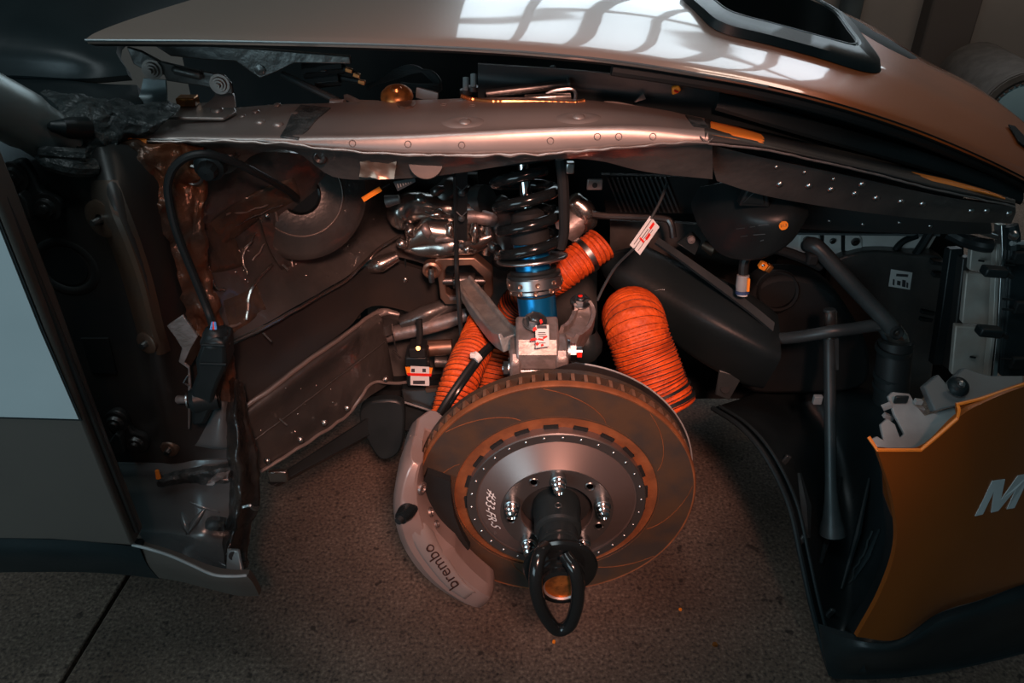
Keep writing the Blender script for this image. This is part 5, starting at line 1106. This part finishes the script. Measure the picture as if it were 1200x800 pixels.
obj('edge_rail', MB().bar(PP((1172, 262, .30), (1173, 290, .29), (1168, 380, .25), (1162, 440, .22)), .008, .02, (1, 0, 0)), m_silver, al, bevel=.001)
obj('edge_rail', MB().bar(PP((1167, 285, .285), (1163, 380, .245), (1156, 440, .22)), .006, .014, (1, 0, 0)), m_patina, al, bevel=.001)
obj('top_strip', MB().bar(PP((1135, 266, .31), (1170, 277, .30)), .008, .012, (0, 0, 1)), m_silver, al, bevel=.001)
for x, y in [(1165, 318), (1159, 388)]: 
    obj('clip', MB().box(P(x, y, .235-(y-318)*.0006), (.036, .02, .014), Matrix.Rotation(.1, 3, 'Y')), m_black, al, bevel=.003)
    obj('clip_arm', MB().bar(PP((x+8, y+1, .23-(y-318)*.0006), (x+20, y+6, .235-(y-318)*.0006)), .006, .01, (0, 0, 1)), m_black, al)
for x, y in [(1150, 305), (1140, 418)]: obj('slot_mark', MB().tube(PP((x-3, y, .283-(y-305)*.00045), (x+3, y+1, .283-(y-305)*.00045)), .0018, 5), m_blackm, al)
obj('top_hose', MB().tube(cr(PP((1112, 272, .312), (1130, 281, .298), (1150, 287, .272), (1162, 288, .268)), 5), .011, 10), m_rubber, al)
hd = thing('headlamp_housing', 'black plastic headlamp housing wall beside the alloy plate', 'housing', P(1200, 440, .25))
obj('wall', MB().prism(PP((1186, 288, .272), (1260, 300, .30), (1270, 440, .2), (1173, 442, .205), (1180, 370, .235)), (0, .03, 0)), m_grey if False else m_duct, hd, bevel=.004)
for x, y in [(1196, 360), (1192, 425), (1194, 302)]: obj('pocket', MB().box(P(x, y, .262-(y-300)*.0005), (.020, .01, .02)), m_blackm, hd, bevel=.002)
for x, y in [(1183, 305), (1182, 310), (1180, 350), (1180, 362), (1178, 420)]: obj('rib', MB().tube(PP((x-5, y, .258-(y-300)*.0005), (x+7, y+1, .258-(y-300)*.0005)), .0018, 6), m_blackm, hd)
obj('top_edge', MB().tube(PP((1185, 285, .27), (1200, 284, .275), (1250, 284, .29)), .004, 8), m_bracket, hd)
obj('corner_bracket', MB().tube(PP((1185, 264, .285), (1188, 276, .28), (1187, 292, .275)), .010, 8), m_black, hd)
obj('corner_bolt', MB().lathe([(.0005, -.006), (.006, -.004), (.008, .002)], P(1188, 276, .272), (0, 1, 0), 14), m_silver, hd)
# big grey coolant pipe
cp = thing('coolant_pipe', 'dark grey coolant pipe slanting down to the black hose', 'pipe', P(1045, 440, .2))
obj('tube', MB().tube(cr(PP((945, 288, .30), (952, 287, .285), (962, 294, .275), (990, 325, .255), (1020, 357, .235), (1040, 378, .22), (1050, 392, .215)), 6), [.010]*4+[.0125]*33, 14), m_pipe, cp)
obj('pipe_end', MB().tube(PP((1046, 386, .212), (1052, 394, .21), (1056, 402, .21)), [.014, .015, .013], 16), m_alu, cp)
obj('end_eye', MB().lathe([(.004, -.002), (.008, -.004), (.011, .0)], P(1051, 390, .198), (0, 1, -.3), 18), m_blackm, cp)
obj('hose', MB().tube(cr(PP((1050, 400, .21), (1047, 425, .20), (1045, 450, .19), (1043, 470, .185)), 5), .026, 20), m_rubber, cp, label='black rubber coolant hose')
for y in (408, 440, 452): obj('hose_clamp', MB().lathe([(.026, -.004), (.0275, -.004), (.0275, .004), (.026, .004)], P(1048-(y-400)*.08, y, .207-(y-400)*.0003), (0, 0, 1), 24), m_black, cp)
obj('cross_tube', MB().tube(cr(PP((909, 397, .260), (936, 394.5, .236), (972, 388.5, .217), (1000, 385, .22), (1028, 381, .228), (1036, 384, .228), (1046, 402, .22)), 6), .010, 12), m_pipe, cp)
obj('clamp_block', MB().box(P(951, 302, .275), (.018, .02, .02)), m_blackm, cp, bevel=.004)
# vertical stay
vsn = thing('vertical_stay', 'long dark vertical steel stay in front of the wheel arch liner', 'stay', P(975, 620, .10))
obj('tube', MB().tube(cr(PP((972, 362, .26), (972, 420, .235), (973, 500, .18), (974, 570, .13), (976, 625, .10)), 6), [.0095]*18+[.010, .011, .012, .014, .016, .02, .022], 14), m_pipe, vsn)
obj('foil_patch', MB().tube(PP((973, 365, .255), (973, 395, .245)), [.0105, .0105], 14), m_alu, vsn)
obj('side_plate', MB().bar(PP((979, 395, .245), (979, 432, .23)), .006, .012, (1, 0, 0)), m_pipe, vsn)
obj('lug', MB().box(P(958, 468, .21), (.014, .008, .016)), m_bracket, vsn, bevel=.001)
# black airbox mass and hoses
ab = thing('air_box', 'matt black air box below the pale crash beam', 'air box', P(940, 470, .3))
obj('shell', MB().prism(cr(PP((880, 345, .34), (915, 325, .34), (970, 335, .34), (1005, 380, .33), (1020, 420, .32), (1008, 455, .32), (930, 462, .33), (872, 455, .34), (862, 400, .34)), 4, True), (0, .055, 0)), m_blackm, ab, bevel=.008)
obj('round_port', MB().lathe([(.034, .02), (.036, -.004), (.033, -.009), (.029, -.006), (.029, .01), (.0005, .01)], P(911, 341, .342), (.1, 1, -.4), 36), m_blackm, ab)
obj('port_clamp', MB().lathe([(.0355, -.002), (.0372, 0), (.0355, .002)], P(911, 341, .341), (.1, 1, -.4), 36), m_pipe, ab)
cq = thing('quick_connector', 'grey quick connector with orange band on black fuel line', 'connector', P(872, 340, .26))
obj('line', MB().tube(cr(PP((871, 325, .265), (873, 305, .27), (885, 293, .275), (910, 292, .28), (940, 302, .28), (962, 312, .28)), 6), .008, 10), m_rubber, cq)
obj('sleeve', MB().tube(PP((870, 343, .255), (870, 335, .258), (871, 322, .262)), [.0095, .0105, .0095], 16), m_bracket, cq)
obj('orange_band', MB().bar(PP((876, 341, .248), (877, 326, .252)), .004, .006, (1, 0, 0)), m_orange, cq); obj('blue_ring', MB().cyl(P(870, 343.5, .254), P(870, 340, .255), .0108), mat('blue_ring', (.03, .06, .15), 0, .5), cq); obj('white_end', MB().cyl(P(869.5, 346, .2535), P(870, 343, .2545), .0085), m_white, cq)
oc = thing('orange_clip', 'small orange plastic clip beside the fuel line', 'clip', P(895, 315, .27))
obj('clip_body', MB().box(P(894, 311, .27), (.012, .012, .012), Matrix.Rotation(.5, 3, 'Y')), m_orange, oc, bevel=.002); obj('clip_tail', MB().box(P(901, 314, .27), (.008, .01, .012), Matrix.Rotation(.5, 3, 'Y')), m_gold, oc, bevel=.001); obj('clip_pin', MB().lathe([(.0003, -.002), (.0025, 0)], P(894.5, 311, .2625), (0, 1, 0), 10), m_chrome, oc)
obj('front_closing_panel', MB().prism([Vector((.46, .56, .14)), Vector((.92, .56, .14)), Vector((.76, .56, .65)), Vector((.46, .56, .74))], (0, .02, 0)), m_blackm, body)

# ================================================================== ENGINE BAY UNDER THE BONNET EDGE
for (x, y), (x2, y2), lb_ in [((362, 82), (409, 82), 'upper rear black plug connector with copper end under the bonnet edge'), ((380, 79), (418, 88), 'black plug connector with copper end beside the bonnet bar'), ((376, 93), (424, 96), 'lowest black plug connector with copper end above the rail')]:
    pc = thing('plug_connector', lb_, 'connector', P(x, y, .3), 'plug connectors under the bonnet edge')
    obj('connector_shell', MB().tube(PP((x-6, y+1, .30), (x+22, y-2, .30)), .011, 10), m_blackm, pc)
    obj('shell_edge', MB().tube(PP((x-4, y+4, .288), (x+20, y+2, .288)), .001, 5), m_chrome, pc)
    obj('cable', MB().tube(PP((x+20, y-2, .30), (x2, y2, .292)), .004, 8), m_black, pc)
    obj('copper_end', MB().box(P(x2, y2, .29), (.010, .008, .006), Matrix.Rotation(.3, 3, 'Y')), m_copper, pc, bevel=.001)
cc = thing('copper_clamp', 'brass coloured clamp sitting on top of the rail', 'clamp', P(467, 122, .24))
obj('dome', MB().lathe([(.0005, .011), (.010, .0105), (.017, .008), (.0215, .003), (.0225, -.002), (.018, -.003)], P(465, 112, .258), (0, -.3, 1), 28), m_gold, cc); obj('dome_cap', MB().lathe([(.0005, .014), (.006, .0135), (.009, .010)], P(465, 112, .258), (0, -.3, 1), 18), m_copper, cc)
lay('tongue', rb, [[(464, 118.5), (476, 118.5), (487, 118.5)], [(465, 123), (476, 123.5), (487, 122.5)], [(468, 126.5), (476, 128), (484, 126)]], m_bronze, cc, lift=.005, th=.006)
lm = thing('wiring_loom', 'bundle of dark wires behind the brass clamp', 'wiring', P(490, 100, .35))
for k in range(5): obj('wire', MB().tube(cr(PP((430, 100+k, .38), (460, 92-2*k, .37), (485, 84-1.5*k, .36), (505, 84+2*k, .36), (515, 98+2*k, .35), (490-4*k, 100+1.5*k, .36), (470, 98+k, .37)), 6), .0028, 6), m_pipe, lm)
gs = thing('gas_strut', 'dark thin strut lying behind the bonnet hinge', 'strut', P(365, 110, .28))
obj('tube', MB().tube(PP((331, 87, .30), (395, 118, .26)), .005, 10), m_pipe, gs); obj('end', MB().tube(PP((388, 120, .255), (404, 121, .25)), .0055, 10), m_rail, gs)
for x, y0, y1, lb_ in [(546, 108, 91, 'short metal post behind the rail next to the copper edging'), (555, 104, 87, 'taller metal post of the pair behind the rail'), (648, 90, 78, 'lone metal post above the linkage rods')]:
    fb = thing('metal_post', lb_, 'post', P(x, y0, .3), 'metal posts behind the rail')
    obj('shaft', MB().tube(PP((x, y0, .30), (x, y1, .31)), .0045, 10), m_bracket, fb); obj('foot', MB().cyl(P(x, y0+2, .30), P(x, y0-3, .30), .009, n=12), m_aludark, fb)
rd = tag(obj('linkage_rod', MB().tube(PP((570, 110, .27), (620, 104, .27), (664, 98.5, .28), (666, 98.2, .28), (668, 98, .28)), [.006, .006, .006, .008, .008], 12), m_aludark), 'long dark linkage rod lying behind the rail', 'rod')
rd = thing('linkage_rod', 'short bright linkage rod with a wire hook behind the rail', 'rod', P(640, 116, .255))
obj('shaft', MB().tube(PP((615, 116, .255), (645, 114, .255), (668, 113, .26)), .0055, 12), m_alu, rd)
obj('hook', MB().tube(cr(PP((640, 110, .26), (650, 106, .26), (668, 104, .26), (674, 108, .26), (674, 116, .26)), 5), .0028, 8), m_silver, rd)
bl = thing('white_ledge', 'pale metal ledge strip behind the rail', 'ledge', P(430, 120, .26))
obj('strip', MB().bar(PP((405, 113, .28), (420, 120, .26), (444, 121, .255)), .006, .006, (0, 0, 1)), m_rail, bl); obj('strip_end', MB().bar(PP((488, 108, .27), (503, 112, .265), (513, 115, .26)), .014, .003, (0, 0, 1)), m_sill, bl)
oc2 = thing('orange_plug', 'tiny orange plug in the dark gap under the bonnet', 'plug', P(793, 112, .25))
obj('plug_body', MB().prism(PP((788, 103, .25), (796, 100, .25), (799, 106, .25), (794, 110, .25), (788, 112, .25)), (0, .01, 0)), m_orange, oc2, bevel=.002); obj('plug_slot', MB().tube(PP((790, 106, .249), (795, 108, .249)), .0015, 5), m_red, oc2)
obj('gap_bracket', MB().prism(PP((744, 120, .245), (754, 109, .255), (757, 116, .25)), (0, .004, 0)), m_rail, body)
obj('gap_wire', MB().tube(cr(PP((708, 120, .25), (725, 121, .25), (752, 127, .24)), 5), .002, 6), m_rail, body)

# ================================================================== SPECKS ON THE FLOOR
for i, (x, y, s_, m2, lb_) in enumerate([(649, 752, .004, m_orange, 'bright orange paint chip on concrete below the pull loop'), (797, 714, .004, m_orange, 'orange paint chip on concrete right of the disc'), (838, 756, .006, m_gold, 'larger dull orange chip on the concrete'), (484, 648, .006, m_white, 'white paint flake beside the caliper lettering')]):
    p = PZ(x, y, .0); mb = MB().prism([p+Vector((math.cos(a)*s_*(.6+.5*random.random()), math.sin(a)*s_*(.6+.5*random.random()), 0)) for a in [k*2*math.pi/6 for k in range(6)]], (0, 0, .0015))
    tag(obj('paint_chip', mb, m2), lb_, 'chip', 'paint chips on the floor')
